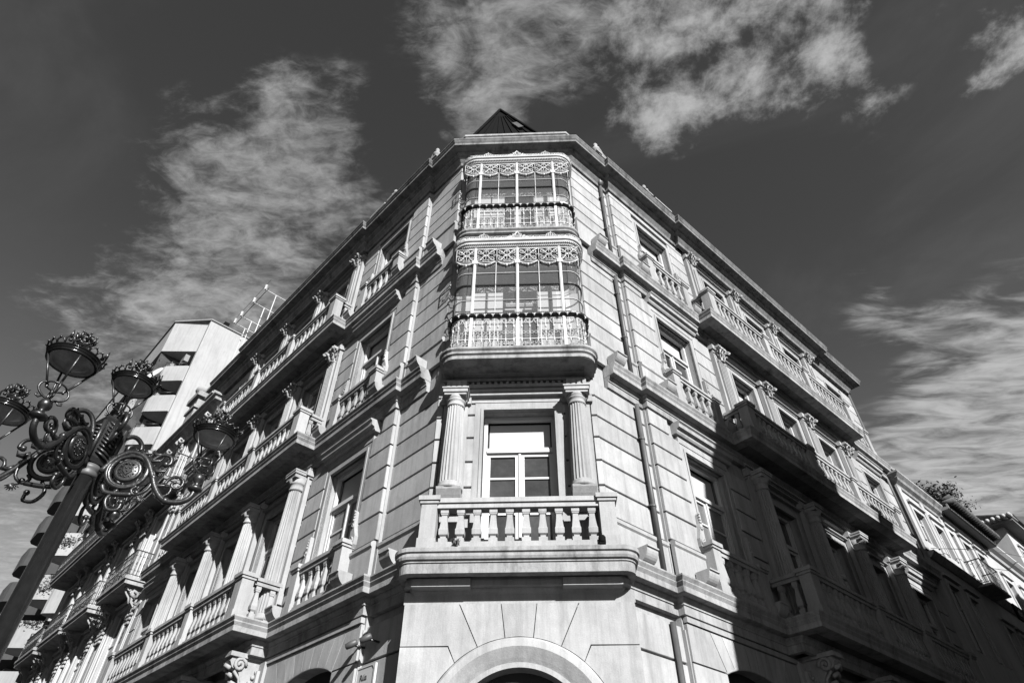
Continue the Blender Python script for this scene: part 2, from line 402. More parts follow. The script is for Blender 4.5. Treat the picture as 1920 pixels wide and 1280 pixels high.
prof = [(-.3, zt), (.56, zt), (.56, zt - .025), (.52, zt - .085), (.53, zt - .09), (.53, zt - .105), (.485, zt - .165), (.495, zt - .17), (.495, zt - .245), (.485, zt - .25), (.27, zt - .26), (.25, zt - .34), (.17, zt - .38), (.16, zt - .46), (.08, zt - .56), (.06, zt - .66), (-.05, zt - .67)]
part('cornice', MB().sweep(wpath(.12), prof), MCOR, bld)
# attic parapet, thicker piers, urn finials
part('parapet', MB().sweep([FL.p2(PL['E'], .12), FL.p2(.9, .12), FL.p2(.9, -.02), FL.p2(0, -.02), FR.p2(0, -.02), FR.p2(.9, -.02), FR.p2(.9, .12), FR.p2(PR['E'], .12)],
     [(-.3, 18.6), (0, 18.6), (0, 19.40), (.05, 19.43), (.05, 19.52), (-.3, 19.52)]), MSW, bld)
part('parapet', MB().sweep([FL.p2(1.0, -.02), FL.p2(-.02, -.02), FR.p2(-.02, -.02), FR.p2(1.0, -.02)], [(-.3, 19.4), (.03, 19.4), (.03, 19.6), (.07, 19.63), (.07, 19.72), (-.3, 19.72)]), MSW, bld)
def pier(F, a, w_, h_): link('parapet_pier', shared(('pier', w_, h_), lambda: MB().box(-w_ / 2, w_ / 2, -.12, .2, 0, h_).box(-w_ / 2 - .05, w_ / 2 + .05, -.17, .22, h_, h_ + .08), MSW), bld, F.M(a, .16, 19.60))
def urn():
    return MB().box(-.13, .13, -.13, .13, 0, .06).lathe([(.09, .06), (.05, .1), (.05, .14), (.12, .22), (.13, .32), (.09, .40), (.045, .44), (.06, .5), (.075, .56), (.05, .63), (.01, .66)], 12)
for F, P in ((FL, PL), (FR, PR)):
    for a, w_ in ((P['b0'] - .35, .8), (P['b0'] - 1.2, .45), (P['cols'][1] + .3, .5), (P['cols'][2] + .3, .55), (P['cols'][3] + .2, .5), (P['E'] - 1.2, .8)): pier(F, a, w_, .22)
    for a in (1.18, P['b0'] - 1.2, P['E'] - 3.9, P['E'] - 1.2):
        link('urn_finial', shared('urn', urn, MC), bld, F.M(a, .2, 19.55 if a < 2 else 19.66))
for F in (FL, FR):
    link('scroll_shoulder', shared(('shoulder', F.sg), lambda: MB().prism([(x * F.sg, z) for x, z in ((0, 0), (.75, 0), (.7, .1), (.45, .14), (.2, .24), (.1, .4), (0, .42))], -.1, .12), MSW), bld, F.M(1.2, .2, 19.5))
# dark pointed roof behind the corner parapet
mb = MB(); ap = (CX - .66, D + 1.9, 25.1)
bs = [(CX - 1.77, D + .2, 19.2), (CX + 1.35, D + .2, 19.2), (CX + 2.6, D + 5, 19.2), (CX - 3.4, D + 5, 19.2)]
mb.add([ap] + bs, [(0, 1, 2), (0, 2, 3), (0, 3, 4), (0, 4, 1), (4, 3, 2, 1)])
rf = part('pointed_roof', mb, MDK, bld)
mb = MB()
for i in range(1, 8):
    p = Vector(bs[0]).lerp(Vector(bs[1]), i / 8); q = Vector(ap).lerp(p, .18); mb.tube([q + Vector((0, -.02, .02)), p + Vector((0, -.02, .02))], .018, 4)
part('roof_seam', mb, MDK, rf)
mb = MB()
for b in bs[:2]: mb.tube([Vector(ap) + Vector((0, -.03, .03)), Vector(b) + Vector((0, -.03, .03))], .05, 5)
part('roof_edge_flashing', mb, MDK, rf)
part('skylight', MB().box(-.09, .09, -.02, .02, -.45, .45).xf(Matrix.Translation((CX + .05, D + .98, 22.2)) @ Matrix.Rotation(R(-16), 4, 'Y') @ Matrix.Rotation(R(-17), 4, 'X')), MPIPE, rf)

# ------------------------------------------------------------------ windows
def window(F, a, off, z0, w_, h_, blind=True, depth=.24, surround=True, hood=False, parent=bld, lamp=0):
    Mx = F.M(a, off, z0)
    if surround:
        f = .17; mbs = MB()
        for sx_ in (-1, 1):
            x0, x1 = sorted((sx_ * w_ / 2, sx_ * (w_ / 2 + f))); mbs.box(x0, x1, -.035, .06, 0, h_ + f)
            x0, x1 = sorted((sx_ * w_ / 2, sx_ * (w_ / 2 + .055))); mbs.box(x0, x1, -.055, .02, 0, h_ + .055)
        mbs.box(-w_ / 2, w_ / 2, -.0352, .06, h_, h_ + f - .001).box(-w_ / 2 - .054, w_ / 2 + .054, -.0555, .02, h_ + .0008, h_ + .0545)
        part('window_surround', mbs, MSP, parent, Mx)
    if hood:
        e = w_ / 2 + .30
        mbh = MB().box(-e + .1, e - .1, -.05, .05, h_ + .171, h_ + .34)
        mbh.prismx([(.03, h_ + .341), (-.10, h_ + .341), (-.13, h_ + .38), (-.14, h_ + .43), (-.21, h_ + .46), (-.22, h_ + .55), (-.26, h_ + .58), (-.26, h_ + .61), (.03, h_ + .63)], -e, e)
        part('window_hood', mbh, MSP, parent, Mx)
    zt_ = h_ * .72
    me = shared(('winframe', w_, round(h_, 3), depth), lambda: (lambda m_: m_)(winframe(w_, h_, depth, zt_)), MW)
    wf = link('window', me, parent, Mx)
    W = w_ / 2
    cur = random.random() < .45
    def pane(x0, x1, za, zb, y, m_):
        if m_ is MP and cur: m_ = MP2
        link('blind' if m_ is MB_ else 'pane', shared(('pane', round(x1 - x0, 3), round(zb - za, 3)), lambda: MB().box(0, x1 - x0, 0, .01, 0, zb - za), m_), wf, Mx @ Matrix.Translation((x0, y, za)))
    pane(-W + .10, W - .10, zt_ + .10, h_ - .10, depth + (.14 if blind else .065), MB_ if blind else MP)
    zm, zn = zt_ * .74, zt_ * .40
    for x0, x1 in ((-W + .13, -.06), (.06, W - .13)):
        pane(x0, x1, .12, zn - .02, depth + .055, MP); pane(x0, x1, zn + .02, zm - .02, depth + .055, MP); pane(x0, x1, zm + .02, zt_ - .09, depth + .055, MP)
    part('room_backing', MB().box(-W + .01, W - .01, depth + .17, depth + .18, 0, h_), MHOLE, wf, Mx)
    return wf
def winframe(w_, h_, d, zt_):
    W = w_ / 2; m_ = MB(); zm, zn = zt_ * .74, zt_ * .40
    m_.box(-W, -W + .07, d, d + .09, 0, h_).box(W - .07, W, d, d + .09, 0, h_).box(-W + .07, W - .07, d, d + .09, h_ - .08, h_)
    m_.box(-W + .07, W - .07, d - .03, d + .085, zt_ - .02, zt_ + .05).box(-W + .07, W - .07, d - .012, d + .08, zt_ + .05, zt_ + .09)
    for x0, x1 in ((-W + .071, -.022), (.022, W - .071)):
        m_.box(x0, x0 + .065, d + .02, d + .075, 0, zt_ - .022).box(x1 - .065, x1, d + .02, d + .075, 0, zt_ - .022)
        m_.box(x0 + .065, x1 - .065, d + .02, d + .075, zt_ - .09, zt_ - .022).box(x0 + .065, x1 - .065, d + .02, d + .075, 0, .12)
        m_.box(x0 + .065, x1 - .065, d + .03, d + .07, zm - .02, zm + .02).box(x0 + .065, x1 - .065, d + .03, d + .07, zn - .02, zn + .02)
    m_.box(-.0215, .0215, d - .005, d + .06, 0, zt_ - .024)
    return m_
def spiral(cx, cz, r, turns=1.25, a0=0, dirn=1, y=0, n=12, r1=.15):
    return [(cx + (r * (1 - t) + r * r1 * t) * math.cos(a0 + dirn * turns * 2 * math.pi * t), y, cz + (r * (1 - t) + r * r1 * t) * math.sin(a0 + dirn * turns * 2 * math.pi * t)) for t in [i / (n - 1) for i in range(n)]]
def ear():
    m_ = MB().prism([(0, 0), (.10, 0), (.17, .1), (.18, .26), (.12, .42), (.07, .6), (.05, .8), (0, .86)], -.06, .04)
    m_.tube(spiral(.085, .17, .08, 1.4, 1.6, -1, -.075, 14), .022, 5).tube(spiral(.05, .5, .05, 1.2, -1.5, 1, -.07, 10), .016, 5)
    for k in range(4): m_.ball((.05, -.06, .62 + k * .06), .03 - k * .003, 6)
    return m_
def ear2(): q = ear(); q.v = [(-x, y, z) for x, y, z in q.v]; q.f = [f[::-1] for f in q.f]; return q
for F, P in ((FL, PL), (FR, PR)):
    for fl, (zs, zr, zh) in enumerate(LEV):
        for c, ww, k in win_list(P):
            if k == 'end':
                window(F, c, RS - .05, zs + .06, ww, zh - zs - .06, blind=True, hood=fl < 2, depth=.15)
                if c == P['wn']:
                    zb = COURSE[fl][0] + .02
                    link('scroll_bracket', shared('ear', ear, MC), bld, F.M(c + F.sg * (ww / 2 + .10), RS + .02, zb)) 
                    link('scroll_bracket', shared('earm', ear2, MC), bld, F.M(c - F.sg * (ww / 2 + .10), RS + .02, zb))
            else: window(F, c, RS - .05, zs + .06, ww, zh - zs - .06, blind=((fl + int(c * 7)) % 3 == 0), depth=.17)
window(FC, .05, 0, 6.1, 1.39, 2.93, blind=True, depth=.22)

# ------------------------------------------------------------------ balustrades
def baluster(h_):
    s = h_ / .62
    return MB().lathe([(.062, 0), (.062, .10 * s), (.04, .115 * s), (.038, .14 * s), (.062, .17 * s), (.068, .24 * s), (.056, .30 * s), (.038, .46 * s), (.036, .50 * s), (.05, .52 * s), (.05, .54 * s), (.056, .55 * s), (.056, .62 * s)], 4, sq=True)
def pedestal(w_, d_, h_):
    return MB().box(-w_ / 2 - .02, w_ / 2 + .02, -d_ / 2 - .02, d_ / 2 + .02, 0, .16).box(-w_ / 2, w_ / 2, -d_ / 2, d_ / 2, .16, h_ - .13).box(-w_ / 2 - .025, w_ / 2 + .025, -d_ / 2 - .025, d_ / 2 + .025, h_ - .13, h_ - .08).box(-w_ / 2 - .05, w_ / 2 + .05, -d_ / 2 - .05, d_ / 2 + .05, h_ - .08, h_)
def rail_run(par, M0, x0, x1, h_, sp=.235, t=.17):
    """one straight run between pedestals in a local frame M0 (x along, y=0 the centre line)"""
    L = x1 - x0; n = max(1, int(round(L / sp))); hb = h_ - .10 - .17
    part('rail', MB().box(x0, x1, -t / 2, t / 2, h_ - .17, h_ - .09).box(x0, x1, -t / 2 - .03, t / 2 + .03, h_ - .088, h_ - .015), MSP, par, M0)
    part('rail_base', MB().box(x0, x1, -t / 2, t / 2, 0, .10), MSP, par, M0)
    me = shared(('bal', round(hb, 3)), lambda: baluster(hb), MSP)
    for i in range(n): link('baluster', me, par, M0 @ Matrix.Translation((x0 + (i + .5) * L / n + random.uniform(-.006, .006), random.uniform(-.006, .006), .10)) @ Matrix.Rotation(random.uniform(-.03, .03), 4, 'Z') @ Matrix.Rotation(random.uniform(-.008, .008), 4, 'X'))
def ped(par, M0, x, y, w_, d_, h_): link('pedestal', shared(('ped', w_, d_, round(h_, 3)), lambda: pedestal(w_, d_, h_), MSP), par, M0 @ Matrix.Translation((x, y, 0)))
for F, P in ((FL, PL), (FR, PR)):
    g = F.sg
    for fl, (zs, zr, zh) in enumerate(LEV):
        h_ = zr - zs; b0, b1 = P['b0'], P['b1']
        # long balcony in front of the colonnade
        x0, x1 = sorted((g * b0, g * b1)); z_s = zs
        mbs = MB().box(x0 + .02, x1 - .02, -(RS + BD[fl] + .06), -.09, zs - .285, zs - .012)
        bal = part('balcony', mbs, MCOR, bld, F.M())  # stained cornice stone, chosen dark to deepen the shade of the soffit
        ro = RS + BD[fl] + .10
        M0 = F.M(0, ro, zs)
        js = [b0 + .14] + P['cols'][1:3] + [b1 - .14]
        js = [b0 + .16, (P['cols'][1]), (P['cols'][2]), b1 - .16]
        for i, a in enumerate(js): ped(bal, M0, g * a, 0, .30 if i in (0, 3) else .26, .26, h_)
        for i in range(3):
            q0, q1 = sorted((g * (js[i] + .16), g * (js[i + 1] - .16))); rail_run(bal, M0, q0, q1, h_)
        for a in (js[0], js[3]):                      # returns to the wall
            Mr = F.M(a, 0, zs) @ Matrix.Rotation(R(-90), 4, 'Z')     # x axis -> towards street
            # local x of Mr points to -y of facade
            rail_run(bal, Mr, RS + .02, ro - .15, h_, .26, .16)
        # short balustrade before the end windows
        for c, ww in ((P['wn'], 1.46), (P['wf'], 1.3)):
            sb = part('window_balustrade', MB().box(-ww / 2 - .12, ww / 2 + .12, -.10, .12, 0, .05), MSP, bld, F.M(c, RS + .14, zs))
            M1 = F.M(c, RS + .14, zs + .001)
            for sx_ in (-1, 1): ped(sb, M1, sx_ * (ww / 2 + .08), 0, .25, .22, h_ + .03)
            rail_run(sb, M1, -ww / 2 + .03, ww / 2 - .03, h_, .27, .15)
        # half-round water spouts
        for a in (.62, P['q'] + .62, b0 - .32):
            def spout():
                pr = [(.06, .06), (-.31, .06), (-.31, .03)] + [(-.28 * math.cos(t), .02 - .27 * math.sin(t)) for t in [math.pi / 2 * i / 8 for i in range(9)]] + [(.06, -.25)]
                return MB().prismx([(y * .86, z * .86) for y, z in pr], -.15, .15)
            link('water_spout', shared('spout', spout, MSP), bld, F.M(a, RS + .12 if a > P['q'] else .12, zs + .21))

# ------------------------------------------------------------------ columns, pilasters, capitals
def sm(pts, k=4):
    """Catmull-Rom through the points, so that bent iron reads as bent and not as broken"""
    P = [Vector(p) for p in pts]; out = []
    for i in range(len(P) - 1):
        a = P[max(i - 1, 0)]; b = P[i]; c = P[i + 1]; d = P[min(i + 2, len(P) - 1)]
        for j in range(k):
            t = j / k; out.append(.5 * ((2 * b) + (c - a) * t + (2 * a - 5 * b + 4 * c - d) * t * t + (3 * b - a - 3 * c + d) * t ** 3))
    return out + [P[-1]]
def fl_column(r, h_):
    m_ = MB().lathe([(r * 1.25, 0), (r * 1.25, .06), (r * 1.1, .08), (r * 1.15, .12), (r * 1.0, .15)], 24)
    m_.lathe([(r * 1.05, .15), (r * 1.02, h_ * .3), (r * .82, h_ - .02)], 40, flute=.018)
    m_.lathe([(r * .95, h_ - .02), (r * .95, h_ + .02), (r * .86, h_ + .03), (r * .86, h_ + .14), (r * 1.02, h_ + .155), (r * 1.02, h_ + .175), (r * .95, h_ + .18), (r * 1.22, h_ + .26)], 28)
    return m_
def abacus(r):
    return MB().box(-r * 1.2, r * 1.2, -r * 1.2, r * 1.2, 0, .09).box(-r * 1.36, r * 1.36, -r * 1.36, r * 1.36, .091, .15).box(-r * 1.42, r * 1.42, -r * 1.42, r * 1.42, .151, .19)
def corinth(r):
    m_ = MB().lathe([(r * .86, 0), (r * .95, .03), (r * .86, .05), (r * .9, .3), (r * 1.25, .42)], 16)
    for ring, (z0, n_, ph, s_) in enumerate(((.04, 8, 0, 1), (.16, 8, .5, 1.15))):
        for k in range(n_):
            a = 2 * math.pi * (k + ph) / n_; ca, sa = math.cos(a), math.sin(a)
            pts = [((r * .88 + o) * s_ * ca, (r * .88 + o) * s_ * sa, z0 + z) for o, z in ((0, 0), (.02, .08), (.05, .15), (.10, .18), (.12, .14))]
            m_.tube(pts, [.035, .045, .04, .03, .02], 5, flat=.6)
    for k in range(4):
        a = math.pi / 4 + k * math.pi / 2; ca, sa = math.cos(a), math.sin(a)
        m_.tube([((r * 1.0 + o) * ca, (r * 1.0 + o) * sa, z) for o, z in ((0, .26), (.08, .36), (.16, .40), (.20, .36), (.17, .31), (.13, .34))], .032, 5)
    m_.box(-r * 1.3, r * 1.3, -r * 1.3, r * 1.3, .42, .50)
    return m_
for F, P in ((FL, PL), (FR, PR)):
    for fl, (zs, zr, zh) in enumerate(LEV):
        for k, a in enumerate(P['cols']):
            zt_ = LEV[fl][0] + (4.34 if fl == 0 else 4.09 if fl == 1 else 4.05) - .62
            top = zt_
            me = shared(('pilback', round(top - zs, 2), fl), lambda: MB().box(-.26, .26, -.07, .05, 0, top - zs + .05).box(-.30, .30, -.12, .05, top - zs - .18, top - zs - .03), MSP)
            pl = link('pilaster', me, bld, F.M(a, RS, zs))
            if fl == 0:
                H_ = top - zs - .70
                link('column_shaft', shared(('colsh', 0), lambda: fl_column(.185, H_), MSP), pl, F.M(a, RS + .16, zs + .15))
                link('abacus', shared('abacus0', lambda: abacus(.178), MSP), pl, F.M(a, RS + .16, zs + .15 + H_ + .26))
            elif fl == 1:
                H_ = top - zs - .72
                def flut():
                    m_ = MB().box(-.17, .17, -.02, .05, 0, H_).box(-.20, .20, -.06, .05, 0, .14).box(-.185, .185, -.05, .05, H_ - .05, H_)
                    for i in range(5): x = -.155 + i * .0775; m_.box(x - .019, x + .019, -.045, .0, .14, H_ - .05)
                    return m_
                link('pilaster_shaft', shared(('colsh', 1), flut, MSP), pl, F.M(a, RS + .085, zs + .15))
                link('capital', shared('cap1', lambda: corinth(.15), MC), pl, F.M(a, RS + .06, zs + .15 + H_ + .0))
            else:
                H_ = top - zs - .55
                link('pilaster_shaft', shared(('pilsh', 2), lambda: MB().box(-.15, .15, -.05, .05, 0, H_).box(-.09, .09, -.085, .05, .3, H_ - .25), MSP), pl, F.M(a, RS + .075, zs + .1))
                link('capital', shared('cap2', lambda: corinth(.125), MC), pl, F.M(a, RS + .07, zs + .1 + H_))
        # architrave strips over the middle windows
        z_ = zh + .30
        q0, q1 = sorted((F.sg * (P['cols'][0] - .3), F.sg * (P['cols'][-1] + .3)))
        part('architrave', MB().box(q0, q1, -.035, .05, z_ + .02, z_ + .045).box(q0, q1, -.05, .05, z_ + .25, z_ + .29).box(q0, q1, -.09, .05, z_ + .36, z_ + .42), MSP, bld, F.M(0, RS, 0))
# carved consoles under the first-floor balconies
def console():
    pr = [(0.05, 0), (-.62, 0), (-.66, -.08), (-.60, -.18), (-.44, -.26), (-.36, -.40), (-.38, -.52), (-.30, -.66), (-.16, -.76), (-.12, -.95), (-.10, -1.1), (.05, -1.15)]
    m_ = MB().prismx(pr, -.15, .15)
    for x in (-.17, .17):
        m_.tube([(x, y, z) for y, _, z in [(p[0], 0, p[2]) for p in spiral(-.46, -.13, .13, 1.6, 0, 1, 0, 16)]], .035, 5)
        m_.tube([(x, p[0], p[2]) for p in spiral(-.22, -.55, .12, 1.4, 2, -1, 0, 14)], .03, 5)
        m_.tube([(x, y, z) for y, z in ((-.55, -.25), (-.42, -.36), (-.38, -.5), (-.3, -.66), (-.14, -.8), (-.1, -1.05))], .028, 5)
        for k in range(9): m_.ball((x, -.10 - .05 * (k % 3), -.2 - .1 * k), .045, 6)
    for k in range(6): m_.tube([(-.1, -.60 + .08 * k, -.2 - .13 * k), (0, -.66 + .08 * k, -.14 - .13 * k), (.1, -.60 + .08 * k, -.2 - .13 * k)], .045, 5)
    m_.box(-.2, .2, -.70, .05, .0, .08)
    return m_
for F, P in ((FL, PL), (FR, PR)):
    for a in P['cols'] : link('console', shared('console', console, MC), bld, F.M(a - .05, RS + .0, LEV[0][0] - .62))
    for a in P['cols']: part('ground_pier', MB().box(-.42, .42, -.06, .1, 0, 5.35).box(-.30, .30, -.12, .1, 0, 5.2), MSP, bld, F.M(a, RS, 0))

# ------------------------------------------------------------------ chamfer: first-floor balcony, columns
mbs = MB(); hw = 2.0
def rounded(hwid, dep, r, back=0.0, n=7, cx=CX, y0=D):
    pts = [(cx - hwid, y0 + back)]
    for i in range(n): t = math.pi / 2 * i / (n - 1); pts.append((cx - hwid + r - r * math.cos(t), y0 - dep + r - r * math.sin(t)))
    for i in range(n): t = math.pi / 2 * i / (n - 1); pts.append((cx + hwid - r + r * math.sin(t), y0 - dep + r - r * math.cos(t)))
    pts.append((cx + hwid, y0 + back)); return pts
def plate(pts, z0, z1):
    n = len(pts); m_ = MB()
    return m_.add([(x, y, z0) for x, y in pts] + [(x, y, z1) for x, y in pts], [tuple(range(n))[::-1][::-1], tuple(range(2 * n - 1, n - 1, -1))] + [(i, (i + 1) % n, (i + 1) % n + n, i + n) for i in range(n)])
zt = 5.96
pp = rounded(1.93, .62, .28, .05)
cb = plate(rounded(1.81, .50, .18, .05), zt - .37, zt - .004)
cb.sweep(pp, [(-.16, zt), (-.02, zt), (.02, zt - .03), (.02, zt - .09), (-.01, zt - .11), (.0, zt - .16), (-.015, zt - .20), (-.05, zt - .215), (-.05, zt - .24), (-.07, zt - .25), (-.075, zt - .40), (-.2, zt - .41), (-.2, zt - .38)])
cbal = part('balcony', cb, MSW, bld)
cs = plate(rounded(1.78, .30, .12, .05), zt - .50, zt - .36); part('soffit_step', cs, MSP, cbal)
part('soffit_mould', MB().sweep(rounded(1.70, .20, .08, .05), [(-.2, zt - .502), (0, zt - .502), (-.02, zt - .54), (-.08, zt - .58), (-.1, zt - .64), (-.2, zt - .64)]), MSP, cbal)
for sx_ in (-1, 1): part('soffit_bracket', MB().box(-.46, .46, -.36, .05, zt - .53, zt - .405), MSP, cbal, FC.M(sx_ * 1.18, 0, 0))
M0 = FC.M(.03, .44, zt)
for sx_ in (-1, 1): ped(cbal, M0, sx_ * 1.47, 0, .26, .26, .90)
Lr = 2 * 1.33
part('rail', MB().box(-1.35, 1.35, -.10, .10, .90 - .20, .90 - .115).box(-1.37, 1.37, -.13, .13, .787, .87), MSP, cbal, M0)
part('rail_base', MB().box(-1.62, 1.62, -.12, .12, .0, .10), MSP, cbal, M0)
def cbaluster():
    return MB().lathe([(.072, 0), (.072, .085), (.045, .10), (.045, .125), (.074, .15), (.076, .235), (.066, .26), (.05, .40), (.044, .49), (.058, .505), (.058, .52), (.066, .53), (.066, .60)], 4, sq=True)
for i in range(10): link('baluster', shared('cbal', cbaluster, MSP), cbal, M0 @ Matrix.Translation((-1.35 + .135 + i * .27, 0, .10)))
for sx_ in (-1, 1):
    Mr = FC.M(.03 + sx_ * 1.47, 0, zt) @ Matrix.Rotation(R(-90), 4, 'Z')
    part('rail', MB().box(.0, .31, -.10, .10, .70, .87), MSP, cbal, Mr)
    # columns
    pl = part('pilaster', MB().box(-.24, .24, -.05, .04, 6.0, 9.36).box(-.30, .30, -.11, .03, 9.15, 9.30), MSP, bld, FC.M(sx_ * 1.20, 0, 0))
    cm = MB().lathe([(.23, 0), (.23, .05), (.215, .07), (.22, .1), (.205, .13)], 24)
    cm.lathe([(.21, .13), (.198, .8), (.165, 1.80)], 40, flute=.019)
    cm.lathe([(.178, 1.80), (.178, 1.83), (.163, 1.84), (.163, 1.91), (.188, 1.925), (.188, 1.94), (.172, 1.95), (.18, 1.97), (.215, 2.01)], 28)
    part('column_shaft', cm, MSP, pl, FC.M(sx_ * 1.18, .20, 7.15))
    part('abacus', MB().box(-.215, .215, -.215, .2, 0, .05).box(-.24, .24, -.24, .2, .052, .13).box(-.26, .26, -.26, .2, .132, .16), MSP, pl, FC.M(sx_ * 1.18, .19, 9.16))
    part('column_corbel', MB().prismx([(.05, -.1), (-.1, -.1), (-.22, -.03), (-.34, .12), (-.40, .21), (-.41, .25), (.05, .25)], -.21, .21), MSP, pl, FC.M(sx_ * 1.18, 0, 6.9))
    part('triglyph', MB().box(-.24, .24, -.20, .05, 9.33, 9.39).box(-.23, .23, -.17, .05, 9.39, 9.45).box(-.2, -.13, -.2, .05, 9.452, 9.66).box(-.09, -.02, -.2, .05, 9.452, 9.66).box(.02, .09, -.2, .05, 9.452, 9.66).box(.13, .2, -.2, .05, 9.452, 9.66).box(-.2, .2, -.165, .05, 9.45, 9.7), MSP, pl, FC.M(sx_ * 1.20, 0, 0))
    # narrow block strips
    zc = [6.78, 7.33, 7.86, 8.39, 8.92, 9.2]
    for i in range(5):
        block(FC, sx_ * .84 + .05 - .0, sx_ * .97, zc[i], zc[i + 1], .03)
    for i in range(6):
        zz = COURSE[0]; block(FC, sx_ * 1.46, sx_ * HW, zz[i], zz[i + 1], .02)
part('frieze', MB().box(-1.1, 1.1, -.03, .04, 9.22, 9.245).box(-1.45, 1.45, -.05, .04, 9.40, 9.46).box(-1.46, 1.46, -.08, .04, 9.47, 9.53).box(-1.47, 1.47, -.12, .04, 9.55, 9.62), MSP, bld, FC.M())
mb = MB()
for i in range(24): mb.box(-1.4 + i * .118, -1.4 + i * .118 + .06, -.02, .04, 9.66, 9.76)
mb.box(-1.5, 1.5, -.05, .04, 9.762, 9.84)
dn = part('dentil_course', mb, MSP, bld, FC.M()); 

# ------------------------------------------------------------------ ground-floor portal of the chamfer
port = part('portal', MB().box(-1.80, 1.80, -.12, .3, 5.24, 5.43).box(-1.79, -1.42, -.09, .3, 0, 5.235).box(1.42, 1.79, -.09, .3, 0, 5.235).box(-1.42, 1.42, -.09, .3, 4.80, 5.235), MSP, bld, FC.M(.03))
AC, AR = 3.30, 1.44
def arcpt(t, r=AR): return (r * math.sin(t), AC + r * math.cos(t))
def ring(t0, t1, n=6, r=AR): return [arcpt(t0 + (t1 - t0) * i / n, r) for i in range(n + 1)]
def shrink(poly, g):
    cx_ = sum(p[0] for p in poly) / len(poly); cz_ = sum(p[1] for p in poly) / len(poly)
    out = []
    for x, z in poly:
        d_ = math.hypot(x - cx_, z - cz_); out.append((x - (x - cx_) / d_ * g, z - (z - cz_) / d_ * g))
    return out
tj = [.148, .445, .715, 1.08, 1.57]
def stone(poly, nm='voussoir'):
    part(nm, MB().prism(shrink(poly, .007), -.165, 0), MS, port, FC.M(.03, -.0, 0))
stone(ring(-tj[0], tj[0]) + [(.275, 5.235), (-.275, 5.235)])
for g in (-1, 1):
    def mir(p): return [(g * x, z) for x, z in p]
    stone(mir(ring(tj[0], tj[1]) + [(.92, 5.235), (.28, 5.235)]))
    stone(mir(ring(tj[1], tj[2]) + [(1.06, 4.62), (1.78, 4.62), (1.78, 5.235), (.93, 5.235)]))
    stone(mir(ring(tj[2], tj[3]) + [(1.78, 4.0), (1.78, 4.61), (1.06, 4.61)]))
    stone(mir(ring(tj[3], tj[4]) + [(1.78, AC), (1.78, 3.99)]))
# round archivolt
mb = MB(); N_ = 40; vs = []; F_ = []
prA = [(1.435, -.17), (1.40, -.21), (1.30, -.22), (1.16, -.14), (1.10, -.10), (1.09, -.17), (1.02, -.17), (1.0, .1), (1.435, .1)]
for i in range(N_ + 1):
    t = -math.pi / 2 + math.pi * i / N_
    for r_, y_ in prA: vs.append((r_ * math.sin(t), y_, AC + r_ * math.cos(t)))
k_ = len(prA)
for i in range(N_):
    for j in range(k_): F_.append((i * k_ + j, i * k_ + (j + 1) % k_, (i + 1) * k_ + (j + 1) % k_, (i + 1) * k_ + j))
part('archivolt', MB().add(vs, F_, False), MS, port, FC.M(.03))
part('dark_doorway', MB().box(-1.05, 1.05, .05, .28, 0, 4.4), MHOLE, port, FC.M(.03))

# ground floor of the side streets
def side_ground(F, P):
    c = P['wn']; holes = [(c - .93, c + .93, 0, 4.95)] + [(m - .75, m + .75, 0, 4.9) for m in P['mid']] + [(P['wf'] - .7, P['wf'] + .7, 0, 4.9)]
    mb = MB(); grid_wall(mb, P['q'] - .02, P['E'], 0, 5.2, holes, -RS + .04, .3)
    if F.sg < 0: mb.v = [(-x, y, z) for x, y, z in mb.v]
    gw = part('ground_wall', mb, MSP, bld, F.M())
    r_ = 2.3; cz = 4.90 - r_; a1 = .415
    def ap_(t, rr=r_): return (rr * math.sin(t), cz + rr * math.cos(t))
    n_ = 7; top = 5.3
    for i in range(n_):
        t0 = -a1 + 2 * a1 * i / n_; t1 = -a1 + 2 * a1 * (i + 1) / n_; k = .34
        q0 = (t0 / a1 * 1.22, top); q1 = (t1 / a1 * 1.22, top)
        poly = [ap_(t0), ap_((t0 + t1) / 2), ap_(t1), q1, q0]
        part('voussoir', MB().prism(shrink(poly, .009), -.05, .3), MS, gw, F.M(c, RS - .05, 0))
    for g, a_in in ((-1, c - .93), (1, c + .93)):
        edge = P['q'] if g < 0 else P['cols'][0] - .42
        for z0, z1 in ((3.6, 4.15), (4.15, 4.70)): block(F, edge, a_in, z0, z1, RS)
        x0 = edge - c; poly = [(g * .93, 4.70), (g * 1.22, top), (x0, top), (x0, 4.70)]
        poly = [(F.sg * x, z) for x, z in poly]
        part('stone_block', MB().prism(shrink(poly, .012), -.05, .05), MS, gw, F.M(c, RS - .05, 0))
    mbf = MB(); 
    mbf.tube([(F.sg * ap_(-a1 + 2 * a1 * i / 12, r_ + .0)[0], .03, ap_(-a1 + 2 * a1 * i / 12, r_)[1]) for i in range(13)], .03, 6)
    part('arch_mould', mbf, MSP, gw, F.M(c, RS, 0))
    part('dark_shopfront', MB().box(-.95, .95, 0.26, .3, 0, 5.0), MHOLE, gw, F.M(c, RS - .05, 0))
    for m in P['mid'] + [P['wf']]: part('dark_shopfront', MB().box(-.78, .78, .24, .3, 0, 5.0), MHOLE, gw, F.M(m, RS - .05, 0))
    for z0, z1 in ((3.5, 4.1), (4.1, 4.68), (4.68, 5.28)): block(F, .0, P['q'], z0, z1, .02)
    part('frieze_band', MB().box(*sorted((F.sg * P['q'], F.sg * P['E'])), -.03, .05, 5.31, 5.40), MSP, bld, F.M(0, RS))
for F, P in ((FL, PL), (FR, PR)): side_ground(F, P)

